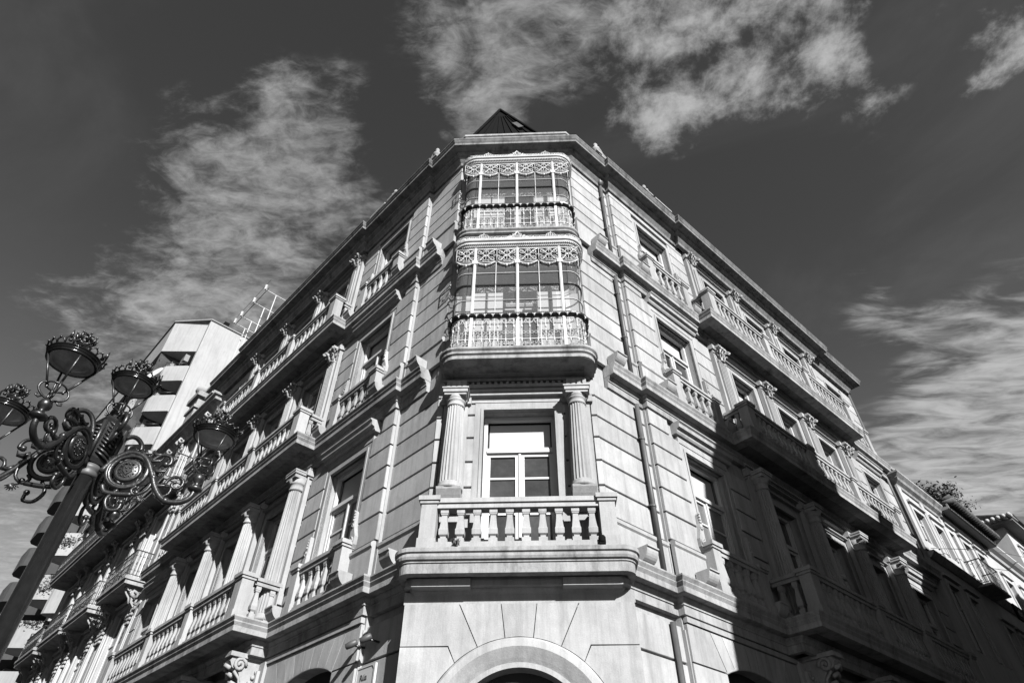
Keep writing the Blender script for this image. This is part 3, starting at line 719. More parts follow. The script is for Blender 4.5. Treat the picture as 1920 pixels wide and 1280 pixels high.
# ------------------------------------------------------------------ drainpipes on the right wall
for z0, z1 in ((0, 5.25), (6.12, 9.72), (10.45, 13.85), (14.62, 18.0)):
    mb = MB().lathe([(.048, z0), (.048, z1)], 12)
    zz = z0 + 1.2
    while zz < z1 - .3: mb.lathe([(.056, zz), (.056, zz + .05)], 12); mb.box(-.08, .08, 0, .14, zz + .02, zz + .04); zz += 1.5
    if z1 > 17: mb.lathe([(.055, 17.95), (.12, 18.12), (.13, 18.28)], 14)
    part('drainpipe', mb, MPIPE, bld, FR.M(1.25, .085))
part('drainpipe', MB().lathe([(.06, 10.4), (.06, 18.0)], 10).lathe([(.12, 18.0), (.12, 18.2)], 10), MPIPE, bld, FR.M(16.62, .12))
#@@NEXT@@
# ------------------------------------------------------------------ glazed iron galleries on the corner
def arc_s(path):
    L = [0]
    for i in range(1, len(path)): L.append(L[-1] + math.dist(path[i - 1], path[i]))
    return L
def at(path, L, t):
    t = max(0, min(L[-1] - 1e-6, t)); i = max(k for k in range(len(L) - 1) if L[k] <= t); f = (t - L[i]) / (L[i + 1] - L[i])
    a, b = Vector(path[i]), Vector(path[i + 1]); p = a.lerp(b, f); d = (b - a).normalized()
    return p, math.atan2(d.y, d.x)
def lace(w_, h_):
    m_ = MB(); r = .009; W, H = w_ / 2, h_
    m_.tube([(-W, 0, .0), (W, 0, 0)], .012, 4).tube([(-W, 0, H), (W, 0, H)], .012, 4).tube([(-W, 0, 0), (-W, 0, H)], .01, 4)
    for sx_ in (-1, 1):
        for sz in (-1, 1):
            m_.tube([(x, y, z) for x, y, z in spiral(sx_ * W * .58, H * (.5 + sz * .27), W * .36, 1.3, (0 if sx_ < 0 else math.pi), sx_ * sz, 0, 11)], r * 1.25, 4)
            m_.tube([(0, 0, H / 2), (sx_ * W * .25, 0, H * (.5 + sz * .08)), (sx_ * W * .5, 0, H * (.5 + sz * .33)), (sx_ * W * .95, 0, H * (.5 + sz * .46))], r * 1.3, 4)
        m_.tube([(x, y, z) for x, y, z in spiral(sx_ * W * .22, H * .5, W * .2, 1.1, 1.57, sx_, 0, 8)], r, 4)
        m_.ball((sx_ * W * .58, 0, H * .77), .018, 6); m_.ball((sx_ * W * .58, 0, H * .23), .018, 6)
    for k in range(6): a = k * math.pi / 3; m_.ball((.032 * math.cos(a), 0, H / 2 + .032 * math.sin(a)), .017, 5)
    for sz in (-1, 1):
        for g in (-1, 1): m_.tube(spiral(g * W * .2, H * (.5 + sz * .36), W * .17, 1.2, math.pi / 2 * sz, g, 0, 8), r, 4)
        m_.tube([(0, 0, H * (.5 + sz * .1)), (0, 0, H * (.5 + sz * .48))], r, 4)
    for g in (-1, 1): m_.tube(spiral(g * W * .84, H * .5, W * .16, 1.1, 0, g, 0, 8), r, 4)
    return m_
def swag(w_):
    m_ = MB(); W = w_ / 2
    for k in (1, .72): m_.tube([(x * W, 0, -.105 * k * (1 - x * x)) for x in [-1, -.75, -.5, -.25, 0, .25, .5, .75, 1]], .011, 4)
    for x in (-.6, -.3, 0, .3, .6): m_.ball((x * W, 0, -.10 * (1 - x * x) - .012), .02, 5)
    m_.tube([(0, 0, -.10), (0, 0, -.17)], [.03, .006], 5).ball((0, 0, -.12), .028, 5)
    return m_
def crest(w_):
    m_ = MB(); W = w_ / 2
    m_.tube(spiral(-W * .5, .05, .05, 1.2, 3.1, -1, 0, 9), .011, 4).tube(spiral(W * .5, .05, .05, 1.2, 0, 1, 0, 9), .011, 4)
    m_.tube([(-W, 0, .01), (W, 0, .01)], .012, 4).ball((0, 0, .07), .022, 5)
    return m_
def crown(s_):
    m_ = MB().tube([(-.5 * s_, 0, .0), (.5 * s_, 0, 0)], .04 * s_, 4)
    for x in (-.42, -.21, 0, .21, .42): m_.tube([(x * s_, 0, 0), (x * 1.25 * s_, 0, .28 * s_), (x * 1.0 * s_, 0, .52 * s_), (x * .3 * s_, 0, .66 * s_)], .05 * s_, 4).ball((x * 1.2 * s_, 0, .34 * s_), .08 * s_, 5)
    m_.ball((0, 0, .72 * s_), .09 * s_, 6).tube([(0, 0, .7 * s_), (0, 0, .98 * s_)], .035 * s_, 4).tube([(-.1 * s_, 0, .86 * s_), (.1 * s_, 0, .86 * s_)], .03 * s_, 4)
    return m_
def bigcrest(s_):
    m_ = MB()
    for g in (-1, 1):
        m_.tube(spiral(g * .30 * s_, .10 * s_, .10 * s_, 1.4, math.pi / 2, g, 0, 14), .022 * s_, 5)
        m_.tube(spiral(g * .13 * s_, .22 * s_, .09 * s_, 1.2, -1, -g, 0, 12), .02 * s_, 5)
        m_.tube([(g * .5 * s_, 0, .0), (g * .42 * s_, 0, .06 * s_), (g * .2 * s_, 0, .1 * s_), (g * .05 * s_, 0, .3 * s_), (0, 0, .42 * s_)], .024 * s_, 5)
    for x, z in ((0, .42), (-.06, .34), (.06, .34), (0, .2), (-.2, .05), (.2, .05)): m_.ball((x * s_, 0, z * s_), .032 * s_, 6)
    return m_
def railing_bar(h_):
    m_ = MB().tube([(0, 0, 0), (0, 0, h_)], .010, 4)
    m_.lathe([(.013, h_ * .18), (.019, h_ * .26), (.013, h_ * .34)], 6).lathe([(.013, h_ * .66), (.022, h_ * .72), (.013, h_ * .78)], 6)
    ring = lambda cx_, cz_, r_: m_.tube([(cx_ + r_ * math.cos(a), 0, cz_ + r_ * math.sin(a)) for a in [2 * math.pi * k / 8 for k in range(8)]], .007, 3, closed=True)
    for cx_ in (-.04, .04): ring(cx_, h_ * .52, .035); ring(cx_, h_ * .92, .035); ring(cx_, h_ * .10, .035); ring(cx_, h_ * .2, .028)
    for g in (-1, 1): m_.tube([(0, 0, h_ * .8), (g * .06, 0, h_ * .86), (g * .08, 0, h_ * .96)], .008, 3)
    return m_
def gallery(zs, th, r_top, ledge, glz, lacez, corn, slab_hw, hwb, dep, cname):
    cx = CX + .05
    sl = rounded(slab_hw, dep + .12, .38, .0, cx=cx)
    gm = plate(rounded(slab_hw - .14, dep - .01, .30, .02, cx=cx), zs - th + .03, zs - .006)
    gm.sweep(sl, [(-.2, zs), (-.03, zs), (.0, zs - .02), (.0, zs - .07), (-.04, zs - .11), (-.03, zs - .12), (-.03, zs - .17), (-.07, zs - .20), (-.07, zs - th + .02), (-.10, zs - th), (-.3, zs - th - .001)])
    g = part('gallery', gm, MSW, bld)
    body_ = rounded(hwb, dep, .30, .0, cx=cx); L = arc_s(body_); T = L[-1]
    zb = zs + .02; hr = ledge - .06 - zb
    # lower railing (bars follow the curve), with rails
    for z_ in (zb + .01, zb + hr * .28, ledge - .08): part('railing_rail', MB().sweep(body_, [(-.012, z_), (.012, z_), (.012, z_ + .02), (-.012, z_ + .02), (-.012, z_)]), MWI, g)
    n_ = int(T / .165)
    for i in range(n_ + 1):
        p, a = at(body_, L, T * i / n_); link('railing_bar', shared(('rbar', round(hr, 2)), lambda: railing_bar(hr), MWI), g, Matrix.Translation((p.x, p.y, zb)) @ Matrix.Rotation(a, 4, 'Z'))
    # dark ledge with white drops
    part('dark_ledge', MB().sweep(rounded(hwb, dep, .30, .0, cx=cx), [(-.06, ledge - .03), (.04, ledge - .05), (.09, ledge - .01), (.10, ledge + .03), (.085, ledge + .04), (-.06, ledge + .05)]), MI, g)
    nd_ = int(T / .17)
    for i in range(nd_ + 1):
        p, a = at(body_, L, T * i / nd_)
        link('ledge_drop', shared('drop', lambda: MB().tube([(0, -.095, .0), (0, -.085, -.04), (0, -.07, -.075)], [.012, .018, .004], 5).tube([(-.04, -.095, .005), (-.02, -.09, -.02), (0, -.088, -.03), (.02, -.09, -.02), (.04, -.095, .005)], .007, 4), MWI), g, Matrix.Translation((p.x, p.y, ledge - .005)) @ Matrix.Rotation(a, 4, 'Z'))
    # glass: one curved wall of panes
    xs_posts = [-.98, .0, .98]
    gl = body_; front = dep
    zq = [ledge + .06, ledge + .06 + (glz - ledge - .06) * .27, ledge + .06 + (glz - ledge - .06) * .56, ledge + .06 + (glz - ledge - .06) * .80, glz]
    def pane_mesh(x0, x1, z0, z1): return MB().add([(x0, 0, z0), (x1, 0, z0), (x1, 0, z1), (x0, 0, z1)], [(0, 1, 2, 3)])
    M0 = Matrix.Translation((cx, D - dep + .02, 0))
    xsp = [-hwb + .31, -.98, -.49, 0, .49, .98, hwb - .31]
    for i in range(6):
        for k in range(4): part('pane', pane_mesh(xsp[i] + .003, xsp[i + 1] - .003, zq[k] + .003, zq[k + 1] - .003), MG, g, M0)
        part('pane', pane_mesh(xsp[i] + .003, xsp[i + 1] - .003, zb, ledge - .03), MG, g, M0)
    left = [p for p in body_ if p[0] < cx - hwb + .32]; right = [p for p in body_ if p[0] > cx + hwb - .32]
    for pth in (left, right):
        for k in range(4):
            part('curved_pane', MB().sweep(pth, [(-.016, zq[k] + .003), (-.016, zq[k + 1] - .003)], sm=True), MG, g)
        part('curved_pane', MB().sweep(pth, [(-.026, zb), (-.026, ledge - .03)], sm=True), MG, g)
    for k, r_ in ((1, .005), (2, .014), (3, .006)): part('glazing_bar', MB().sweep(body_, [(-.02, zq[k] - r_), (r_ * 1.2, zq[k] - r_), (r_ * 1.2, zq[k] + r_), (-.02, zq[k] + r_), (-.02, zq[k] - r_)]), MI if k == 2 else MWI, g)
    for x in (-.49, .49): part('glazing_bar', MB().box(x - .008, x + .008, -.015, .02, zb, lacez[0]), MWI, g, Matrix.Translation((cx, D - dep, 0)))
    for x in (-hwb, hwb): part('glazing_bar', MB().box(x - .02, x + .02, -.30, .0, zb, lacez[0]).box(x - .02, x + .02, -.1, -.02, zb, corn[0]) if False else MB().box(x - .022, x + .022, -.04, .0, zb, corn[0]), MWI, g, Matrix.Translation((cx, D, 0)))
    for x in xs_posts:
        part('post', MB().box(x - .032, x + .032, -.035, .03, zb, corn[0]).box(x - .016, x + .016, -.05, .03, ledge + .06, corn[0]).box(x - .06, x + .06, -.06, .03, lacez[0] - .10, lacez[0] + .02), MW, g, Matrix.Translation((cx, D - dep, 0)))
    # lace panels and swags
    lw, lh = .47, lacez[1] - lacez[0]
    for i in range(6):
        x = -1.225 + i * .49; x = max(-1.19, min(1.19, x))
        link('lace_panel', shared(('lace', round(lh, 2)), lambda: lace(lw, lh), MWI), g, Matrix.Translation((cx + x, D - dep - .012, lacez[0])))
        link('swag', shared(('swag', 1), lambda: swag(lw - .03), MWI), g, Matrix.Translation((cx + x, D - dep - .02, lacez[0])))
    for t in (.20, T - .20):
        p, a = at(body_, L, t); link('lace_panel', shared(('laceside', round(lh, 2)), lambda: lace(.34, lh), MWI), g, Matrix.Translation((p.x, p.y, lacez[0])) @ Matrix.Rotation(a, 4, 'Z'))
        link('swag', shared(('swag', 2), lambda: swag(.32), MWI), g, Matrix.Translation((p.x, p.y, lacez[0])) @ Matrix.Rotation(a, 4, 'Z'))
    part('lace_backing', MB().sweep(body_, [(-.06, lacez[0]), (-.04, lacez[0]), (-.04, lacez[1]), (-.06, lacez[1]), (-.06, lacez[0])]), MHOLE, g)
    # moulded iron cornice, roof plate and cresting
    c0, c1 = corn
    part('gallery_cornice', MB().sweep(body_, [(-.1, c0 - .03), (.02, c0 - .03), (.02, c0 + .02), (.05, c0 + .03), (.05, c0 + .06), (.085, c0 + .08), (.10, c0 + .12), (.10, c0 + .15), (.135, c0 + .17), (.15, c0 + .21), (.15, c1), (-.1, c1)]).add([(x, y, c1 - .01) for x, y in body_], [tuple(range(len(body_)))]).add([(x, y, c0) for x, y in body_], [tuple(range(len(body_)))]), MWI, g)
    cp_ = rounded(hwb + .12, dep + .12, .36, .0, cx=cx); Lc = arc_s(cp_); nc = int(Lc[-1] / .15)
    for k, (zz, oo) in enumerate(((c0 + .045, .055), (c0 + .10, .095))):
        bp_ = rounded(hwb + oo, dep + oo, .36, .0, cx=cx); Lb = arc_s(bp_); mb = MB(); nb = int(Lb[-1] / .045)
        for i in range(nb): p, a = at(bp_, Lb, Lb[-1] * (i + .5) / nb); mb.box(p.x - .012, p.x + .012, p.y - .012, p.y + .012, zz - .012, zz + .012)
        tag(part('bead_row', mb, MWI, g), kind='stuff')
    for i in range(nc):
        p, a = at(cp_, Lc, Lc[-1] * (i + .5) / nc); link('cresting', shared('crest', lambda: crest(.15), MWI), g, Matrix.Translation((p.x, p.y, c1)) @ Matrix.Rotation(a, 4, 'Z'))
    y_ = D - dep - .12
    link('centre_crest', shared('bigcrest', lambda: bigcrest(.62), MWI), g, Matrix.Translation((cx + .0, y_, c1)))
    for x in (-.80, .80): link('crown_finial', shared('crown', lambda: crown(.22), MWI), g, Matrix.Translation((cx + x, y_, c1 + .02)))
    for x in (-hwb + .02, hwb - .02): link('corner_crest', shared('ccrest', lambda: bigcrest(.36), MWI), g, Matrix.Translation((cx + x, y_ + .12, c1)) @ Matrix.Rotation(R(40 if x > 0 else -40), 4, 'Z'))
    # inside: white window leaves and blinds against the wall, floor
    zi = zs + .05; hi = lacez[0] - zi - .08
    wi = window(FC, .05, -.02, zi, 1.9, hi, blind=True, depth=.02, surround=False, parent=bld)
    for x0, x1 in ((-1.0, -.30), (.48, 1.06)):
        lf = part('window_leaf', MB().box(x0, x1, -.16, -.12, zi, zi + hi * .82), MCU, g, FC.M())
        part('leaf_bar', MB().box((x0 + x1) / 2 - .012, (x0 + x1) / 2 + .012, -.175, -.161, zi, zi + hi * .82).box(x0, x1, -.1755, -.1615, zi + hi * .52, zi + hi * .535).box(x0, x0 + .025, -.176, -.1605, zi, zi + hi * .82), MSL, g, FC.M())
    part('curtain', MB().box(-1.38, -1.02, -.12, -.10, zi, zi + hi * .8), MCU, g, FC.M())
    part('curtain', MB().box(1.12, 1.42, -.12, -.10, zi, zi + hi * .8), MCU, g, FC.M())
    for x0, x1 in ((-1.36, -.34), (.50, 1.36)): part('lower_blind', MB().box(x0, x1, -.36, -.345, zs + .04, ledge - .16), MCU, g, FC.M(.05))
    for x in (-.68, -.2, .3, .8): link('inner_lace', shared(('lace', .3), lambda: lace(.44, .26), MWI), g, FC.M(x, .09, zi + hi * .86))
    return g
gallery(10.12, .30, 0, 11.05, 12.80, (12.84, 13.30), (13.32, 13.56), 1.62, 1.43, .62, 'lower')
gallery(14.10, .22, 0, 15.10, 16.62, (16.66, 17.10), (17.12, 17.34), 1.54, 1.40, .56, 'upper')
part('entablature', MB().box(-1.5, 1.5, -.20, .03, 9.843, 9.90), MSP, bld, FC.M())

# ------------------------------------------------------------------ ground, kerb, pavement
def struct(name, mb, m): return tag(part(name, mb, m, None), kind='structure')
struct('ground', MB().add([(-400, -400, 0), (400, -400, 0), (400, 400, 0), (-400, 400, 0)], [(0, 1, 2, 3)]), MAS)
pv = [FL.p2(60, 2.6), FL.p2(-1.0, 2.6), FR.p2(-1.0, 2.6), FR.p2(70, 2.6), FR.p2(70, .1), FL.p2(60, .1)]
n = len(pv); struct('pavement', MB().add([(x, y, 0) for x, y in pv] + [(x, y, .13) for x, y in pv], [tuple(range(n)), tuple(range(2 * n - 1, n - 1, -1))] + [(i, i + n, (i + 1) % n + n, (i + 1) % n) for i in range(n)]), MPV)

# ------------------------------------------------------------------ buildings across the right-hand street (behind the viewer's shoulder; they shade the right facade)
def opp(label, s0, s1, h, W=12.0, dep=9, slope=0, chim=()):
    t = thing('opposite_building', label, 'building', (*FR.p2(s0, W), 0), FR.rz, 'buildings across the right-hand street')
    M_ = WM[t.name]; w_ = s1 - s0; mb = MB()
    if slope: mb.prism([(0, 0), (w_, 0), (w_, h), (slope, h), (slope * .12, h - 5.0), (0, h - 7)][::-1], -dep, 0)
    else: mb.box(0, w_, -dep, 0, 0, h)
    part('wall', mb, MCD, t, M_)
    for fl in range(int((h - 5) / 3.6)):
        for i in range(max(1, int(w_ / 3))):
            x = (i + .5) * w_ / max(1, int(w_ / 3))
            if slope and x < 1.8: continue
            link('window', shared('oppwin', lambda: MB().box(-.6, .6, -.02, .06, 0, 2).box(-.68, .68, .0, .04, -.1, 2.08), MP), t, M_ @ Matrix.Translation((x, 0, 4.6 + fl * 3.6)))
    for a, b, hh in chim: part('chimney', MB().box(a - s0, b - s0, -.9, -.02, h - .1, hh), MCD, t, M_)
    return t
opp('grey building across the right-hand street opposite the balconies, with a stepped end', -.55, 5.05, 18.15, slope=1.35)
opp('low grey building across the right-hand street with a chimney on its roof', 5.05, 11.6, 16.35, chim=((8.0, 8.75, 17.5),))
opp('long grey building across the right-hand street, farthest of the row', 11.6, 24, 18.3)
opp('tall grey building across the right-hand street at the far end of the row', 24, 46, 19.6)

for k, (a0, a1, h_, lb_) in enumerate(((-6, 14, 17, 'grey building across the left-hand street opposite the corner building'), (14, 40, 19, 'long grey building across the left-hand street opposite the modern block'))):
    t = thing('opposite_building', lb_, 'building', (*FL.p2(a1, 15), 0), FL.rz, 'buildings across the left-hand street')
    part('wall', MB().box(0, a1 - a0, -9, 0, 0, h_), MCD, t, WM[t.name])
    for fl in range(4):
        for i in range(int((a1 - a0) / 3)): link('window', shared('oppwin2', lambda: MB().box(-.6, .6, -.04, .03, 0, 2), MP), t, WM[t.name] @ Matrix.Translation((1.5 + i * 3, 0, 3.6 + fl * 3.3)))

# ------------------------------------------------------------------ right-hand neighbours
def simple_win(t, F, a, off, z0, w_, h_, blind=False, bars=True):
    Mx = F.M(a, off, z0)
    sv = part('window_surround', MB().box(-w_ / 2 - .14, -w_ / 2, -.05, .02, 0, h_ + .14).box(w_ / 2, w_ / 2 + .14, -.05, .02, 0, h_ + .14).box(-w_ / 2, w_ / 2, -.05, .02, h_, h_ + .14).box(-w_ / 2 - .22, w_ / 2 + .22, -.12, .02, h_ + .22, h_ + .30), MCP, t, Mx)
    fr = part('window', MB().box(-w_ / 2, -w_ / 2 + .07, .10, .16, 0, h_).box(w_ / 2 - .07, w_ / 2, .10, .16, 0, h_).box(-w_ / 2 + .07, w_ / 2 - .07, .10, .16, h_ - .07, h_).box(-.03, .03, .10, .15, 0, h_ - .07).box(-w_ / 2 + .07, w_ / 2 - .07, .105, .155, h_ * .7, h_ * .7 + .05), MW, t, Mx)
    part('pane', MB().box(-w_ / 2 + .07, w_ / 2 - .07, .135, .145, 0, h_ - .07), MB_ if blind else MP, fr, Mx)
    return fr
def nwall(t, F, a0, a1, off, z0, z1, holes, m_, dep=.35):
    mb = MB(); grid_wall(mb, a0, a1, z0, z1, holes, 0, dep)
    if F.sg < 0: mb.v = [(-x, y, z) for x, y, z in mb.v]
    w_ = part('wall', mb, m_, t, F.M(0, off, 0)); mc = MB().box(a0 + .03, a1 - .03, dep + .01, 9, z0, z1 - .1)
    if F.sg < 0: mc.v = [(-x, y, z) for x, y, z in mc.v]
    part('inner_core', mc, MHOLE, t, F.M(0, off, 0)); return w_
rn = thing('narrow_building', 'pale narrow building with a moulded cornice touching the far end of the corner building', 'building', (*FR.p2(16.9, .24), 0), FR.rz)
wz = [(17.55, 18.55, 11.75, 13.0), (19.4, 20.3, 11.75, 13.0), (17.55, 18.55, 8.0, 10.2), (19.4, 20.3, 8.0, 10.2)]
nwall(rn, FR, 16.9, 20.9, .24, 0, 13.95, wz, MCP)
for x0, x1, z0, z1 in wz: simple_win(rn, FR, (x0 + x1) / 2, .24, z0, x1 - x0, z1 - z0)
part('side_wall', MB().box(-.0, .3, .351, 2.5, 0, 13.9), MCP, rn, FR.M(16.9, .24, 0))
part('cornice', MB().sweep([FR.p2(16.9, -2), FR.p2(16.9, .24), FR.p2(20.9, .24)], [(-.3, 14.15), (.34, 14.15), (.34, 14.08), (.22, 13.96), (.24, 13.93), (.2, 13.85), (.08, 13.76), (.05, 13.68), (-.3, 13.68)]), MSW, rn)
part('string_course', MB().sweep([FR.p2(16.9, .24), FR.p2(25.8, .24)], [(-.05, 11.15), (.24, 11.15), (.24, 11.1), (.15, 11.0), (.06, 10.93), (-.05, 10.93)]), MSW, rn)
for a in (16.98, 18.95, 20.75): part('pilaster', MB().box(-.16, .16, -.06, .02, 11.2, 13.75), MCP, rn, FR.M(a, .24, 0))
ped_ = part('roof_pedestal', MB().box(-.5, .5, -.1, .6, 14.1, 14.75).box(-.62, .62, -.2, .62, 14.75, 14.9).box(-.3, .3, 0, .4, 14.9, 15.15), MSW, rn, FR.M(17.6, .0, 0))
part('roof_scroll', MB().prism([(0, 0), (2.4, 0), (2.2, .15), (1.2, .3), (.5, .6), (.2, .9), (0, .95)], 0, .25).tube(spiral(.25, .7, .2, 1.3, 0, 1, -.03, 12), .05, 5), MSW, rn, FR.M(18.2, .0, 14.1))
def leaves(n, r, size, seed, up_=.6, stems=6):
    rd = random.Random(seed); m_ = MB()
    for k in range(stems):
        a = rd.uniform(0, 6.28); e = rd.uniform(.5, 1); tip = Vector((math.cos(a) * r[0] * e, math.sin(a) * r[1] * e, r[2] * rd.uniform(.6, 1.1)))
        m_.tube([(0, 0, 0), tip * .5 + Vector((0, 0, .05)), tip], [.015, .01, .004], 4)
        for j in range(n // stems):
            p = tip * rd.uniform(.35, 1.05) + Vector([rd.gauss(0, 1) * r[0] * .16 for _ in range(3)])
            d = Vector([rd.gauss(0, 1) for _ in range(3)]).normalized(); e_ = d.cross(Vector((rd.gauss(0, 1), rd.gauss(0, 1), rd.gauss(0, 1)))).normalized(); s_ = size * rd.uniform(.6, 1.3)
            m_.add([p, p + d * s_ * .5 + e_ * s_ * .22, p + d * s_, p + d * s_ * .5 - e_ * s_ * .22], [(0, 1, 2, 3)])
    return m_
def plant(name, label, F, a, off, z, r, n=240, size=.12, seed=1, group=None, stems=8):
    o = thing(name, label, 'plant', (*F.p2(a, off), z), 0, group)
    m_ = leaves(n, r, size, seed, stems=stems); part('foliage', m_, MLEAF, o, WM[o.name]); return o
def tiles(t, F, a0, a1, off0, off1, z0, z1, ends_left=False):
    """rows of half-round clay tiles running down the slope, each row an object"""
    sp = .22; n = int((a1 - a0) / sp); L = math.hypot(off0 - off1, z1 - z0); an = math.atan2(z1 - z0, off0 - off1)
    def row():
        m_ = MB(); seg = max(2, int(L / .4))
        for k in range(seg):
            q = [(.10 * math.cos(c), .07 * math.sin(c)) for c in [math.pi * i / 6 for i in range(7)]]; q += [(-.10, -.02), (.10, -.02)]
            y0 = -k * L / seg; y1 = -(k + 1.12) * L / seg; r0 = 1 - .0 ; n_ = len(q)
            vs = [(x * .86, -y0, z + .02) for x, z in q] + [(x, -y1, z) for x, z in q]
            m_.add(vs, [tuple(range(n_)), tuple(range(2 * n_ - 1, n_ - 1, -1))] + [(i, (i + 1) % n_, (i + 1) % n_ + n_, i + n_) for i in range(n_)], False)
        return m_
    me = shared(('tilerow', round(L, 2)), row, MT)
    for i in range(n): link('tile_row', me, t, F.M(a0 + (i + .5) * sp, off1, z1 + .04) @ Matrix.Rotation(math.pi, 4, 'Z') @ Matrix.Rotation(-an, 4, 'X') @ Matrix.Scale(-1, 4, (0, 1, 0)) @ Matrix.Scale(-1, 4, (0, 1, 0)))
rt2 = thing('tiled_house', 'pale house with deep tiled eaves, iron balcony and weeds growing on its roof edge', 'house', (*FR.p2(21, .24), 0), FR.rz)
wz = [(21.2, 21.75, 11.3, 13.3), (22.6, 23.5, 11.3, 13.3), (24.2, 25.1, 11.3, 13.3), (22.6, 23.5, 7.6, 9.9), (24.2, 25.1, 7.6, 9.9)]
nwall(rt2, FR, 20.91, 25.9, .22, 0, 14.0, wz, MCP)
for x0, x1, z0, z1 in wz: simple_win(rt2, FR, (x0 + x1) / 2, .22, z0, x1 - x0, z1 - z0)
part('eave_soffit', MB().box(0, 5.25, -.50, .4, 13.93, 14.05).box(0, 5.25, -.56, -.5, 13.95, 14.15).box(0, 5.2, -.18, .02, 13.72, 13.925), MCD, rt2, FR.M(20.7, .22, 0))
tiles(rt2, FR, 20.7, 25.9, .86, -2.4, 14.16, 15.0)
for i in range(23):
    for lay in (0, 1): link('tile_end', shared('eavetile', lambda: MB().lathe([(.115, -.12), (.10, .5)], 8).xf(Matrix.Rotation(R(-90), 4, 'X') @ Matrix.Rotation(0, 4, 'X')), MT), rt2, FR.M(20.8 + i * .225, .95 - lay * .07, 14.23 + lay * .17))
part('attic', MB().box(0, 5.2, .4, 4, 14.0, 14.15), MCD, rt2, FR.M(20.7, .22, 0))
ib = part('iron_balcony', MB().box(-1.0, 1.0, -.62, .02, 10.94, 11.02), MSW, rt2, FR.M(23.05 - 1.0, .22, 0))
mb = MB()
def iron_rail(par, F, a0, a1, off, dep_, z0, h_, m_=MI, sp=.11, deco=True):
    w_ = a1 - a0; mb = MB()
    path = [F.p2(a0, off - dep_), F.p2(a0, off), F.p2(a1, off), F.p2(a1, off - dep_)]
    if F.sg < 0: path = path[::-1]
    part('hand_rail', MB().sweep(path, [(-.02, z0 + h_ - .03), (.02, z0 + h_ - .03), (.02, z0 + h_), (-.02, z0 + h_), (-.02, z0 + h_ - .03)]).sweep(path, [(-.012, z0 + .06), (.012, z0 + .06), (.012, z0 + .08), (-.012, z0 + .08), (-.012, z0 + .06)]), m_, par)
    L = arc_s(path); n_ = int(L[-1] / sp)
    def bar():
        b = MB().tube([(0, 0, .06), (0, 0, h_ - .02)], .011, 4)
        if deco: b.tube(spiral(sp * .25, h_ * .78, sp * .32, 1.2, 0, 1, 0, 8), .008, 3).tube(spiral(sp * .25, h_ * .25, sp * .32, 1.2, 0, -1, 0, 8), .008, 3).lathe([(.011, h_ * .45), (.022, h_ * .5), (.011, h_ * .55)], 5)
        return b
    for i in range(n_ + 1):
        p, a = at(path, L, L[-1] * i / n_); link('railing_bar', shared(('ibar', h_, sp, deco), bar, m_), par, Matrix.Translation((p.x, p.y, z0)) @ Matrix.Rotation(a, 4, 'Z'))
iron_rail(ib, FR, 21.1, 23.0, .80, .56, 11.02, .95, deco=False, sp=.14)
plant('roof_weeds', 'thick dark bush of weeds on the nearest corner of the tiled roof', FR, 21.0, .45, 14.25, (.95, .65, .62), 1900, .15, 3, stems=40, group='weeds on the roofs')
plant('roof_weeds', 'thin weeds halfway along the tiled roof edge', FR, 22.5, .6, 14.35, (.9, .5, .5), 420, .13, 4, stems=14, group='weeds on the roofs')
plant('roof_weeds', 'small tuft of weeds near the far end of the tiled roof edge', FR, 24.0, .6, 14.35, (.7, .4, .4), 240, .12, 5, group='weeds on the roofs')
plant('roof_weeds', 'sparse dark weeds on the cornice of the narrow building', FR, 19.0, .2, 14.2, (.25, .2, .45), 70, .1, 6, group='weeds on the roofs')
rt4 = thing('low_house', 'low pale house with white cornice beyond the tiled house', 'house', (*FR.p2(26, .2), 0), FR.rz)
wz = [(27.0, 28.0, 10.6, 12.9), (29.3, 30.3, 10.6, 12.9), (31.6, 32.6, 10.6, 12.9)]
nwall(rt4, FR, 25.91, 34.2, .2, 0, 14.2, wz, MCP)
for x0, x1, z0, z1 in wz: simple_win(rt4, FR, (x0 + x1) / 2, .2, z0, x1 - x0, z1 - z0)
part('cornice', MB().sweep([FR.p2(25.95, -2), FR.p2(25.95, .2), FR.p2(34.2, .2)], [(-.3, 14.3), (.42, 14.3), (.42, 14.22), (.3, 14.1), (.15, 14.0), (.1, 13.9), (-.3, 13.88)]), MCP, rt4)
part('balcony_slab', MB().box(0, 6.5, -.8, .02, 10.3, 10.45), MCP, rt4, FR.M(26.6, .2, 0))
rt3 = thing('tall_tiled_house', 'taller house at the end of the right-hand street with curved tile ends along its eaves', 'house', (*FR.p2(34.6, .1), 0), FR.rz)
wz = [(35.6, 36.7, 14.4, 16.9), (38.0, 39.1, 14.4, 16.9)]
nwall(rt3, FR, 34.6, 48, .1, 0, 18.0, wz, MCP)
for x0, x1, z0, z1 in wz: simple_win(rt3, FR, (x0 + x1) / 2, .1, z0, x1 - x0, z1 - z0)
part('side_wall', MB().box(0, .3, .351, 9, 0, 17.95), MCP, rt3, FR.M(34.6, .1, 0))
part('side_niche', MB().box(-.05, .0, 1.0, 1.8, 15.2, 17.0), MCD, rt3, FR.M(34.6, .1, 0))
part('eave_soffit', MB().box(-.55, 14, -.65, 6, 18.0, 18.12), MCD, rt3, FR.M(34.6, .1, 0))
tiles(rt3, FR, 34.0, 48, .85, -1.6, 18.2, 19.0)
def side_tiles():
    m_ = MB()
    return m_.prismx([(0, 0), (.11, 0), (.10, .06), (.055, .10), (.01, .06)], -.25, 1.2)
for i in range(22): link('tile_end', shared('tileend', lambda: MB().lathe([(.11, -.3), (.12, .9)], 8).xf(Matrix.Rotation(R(90), 4, 'Y')), MCP), rt3, FR.M(34.0, .75 - i * .27, 18.22))
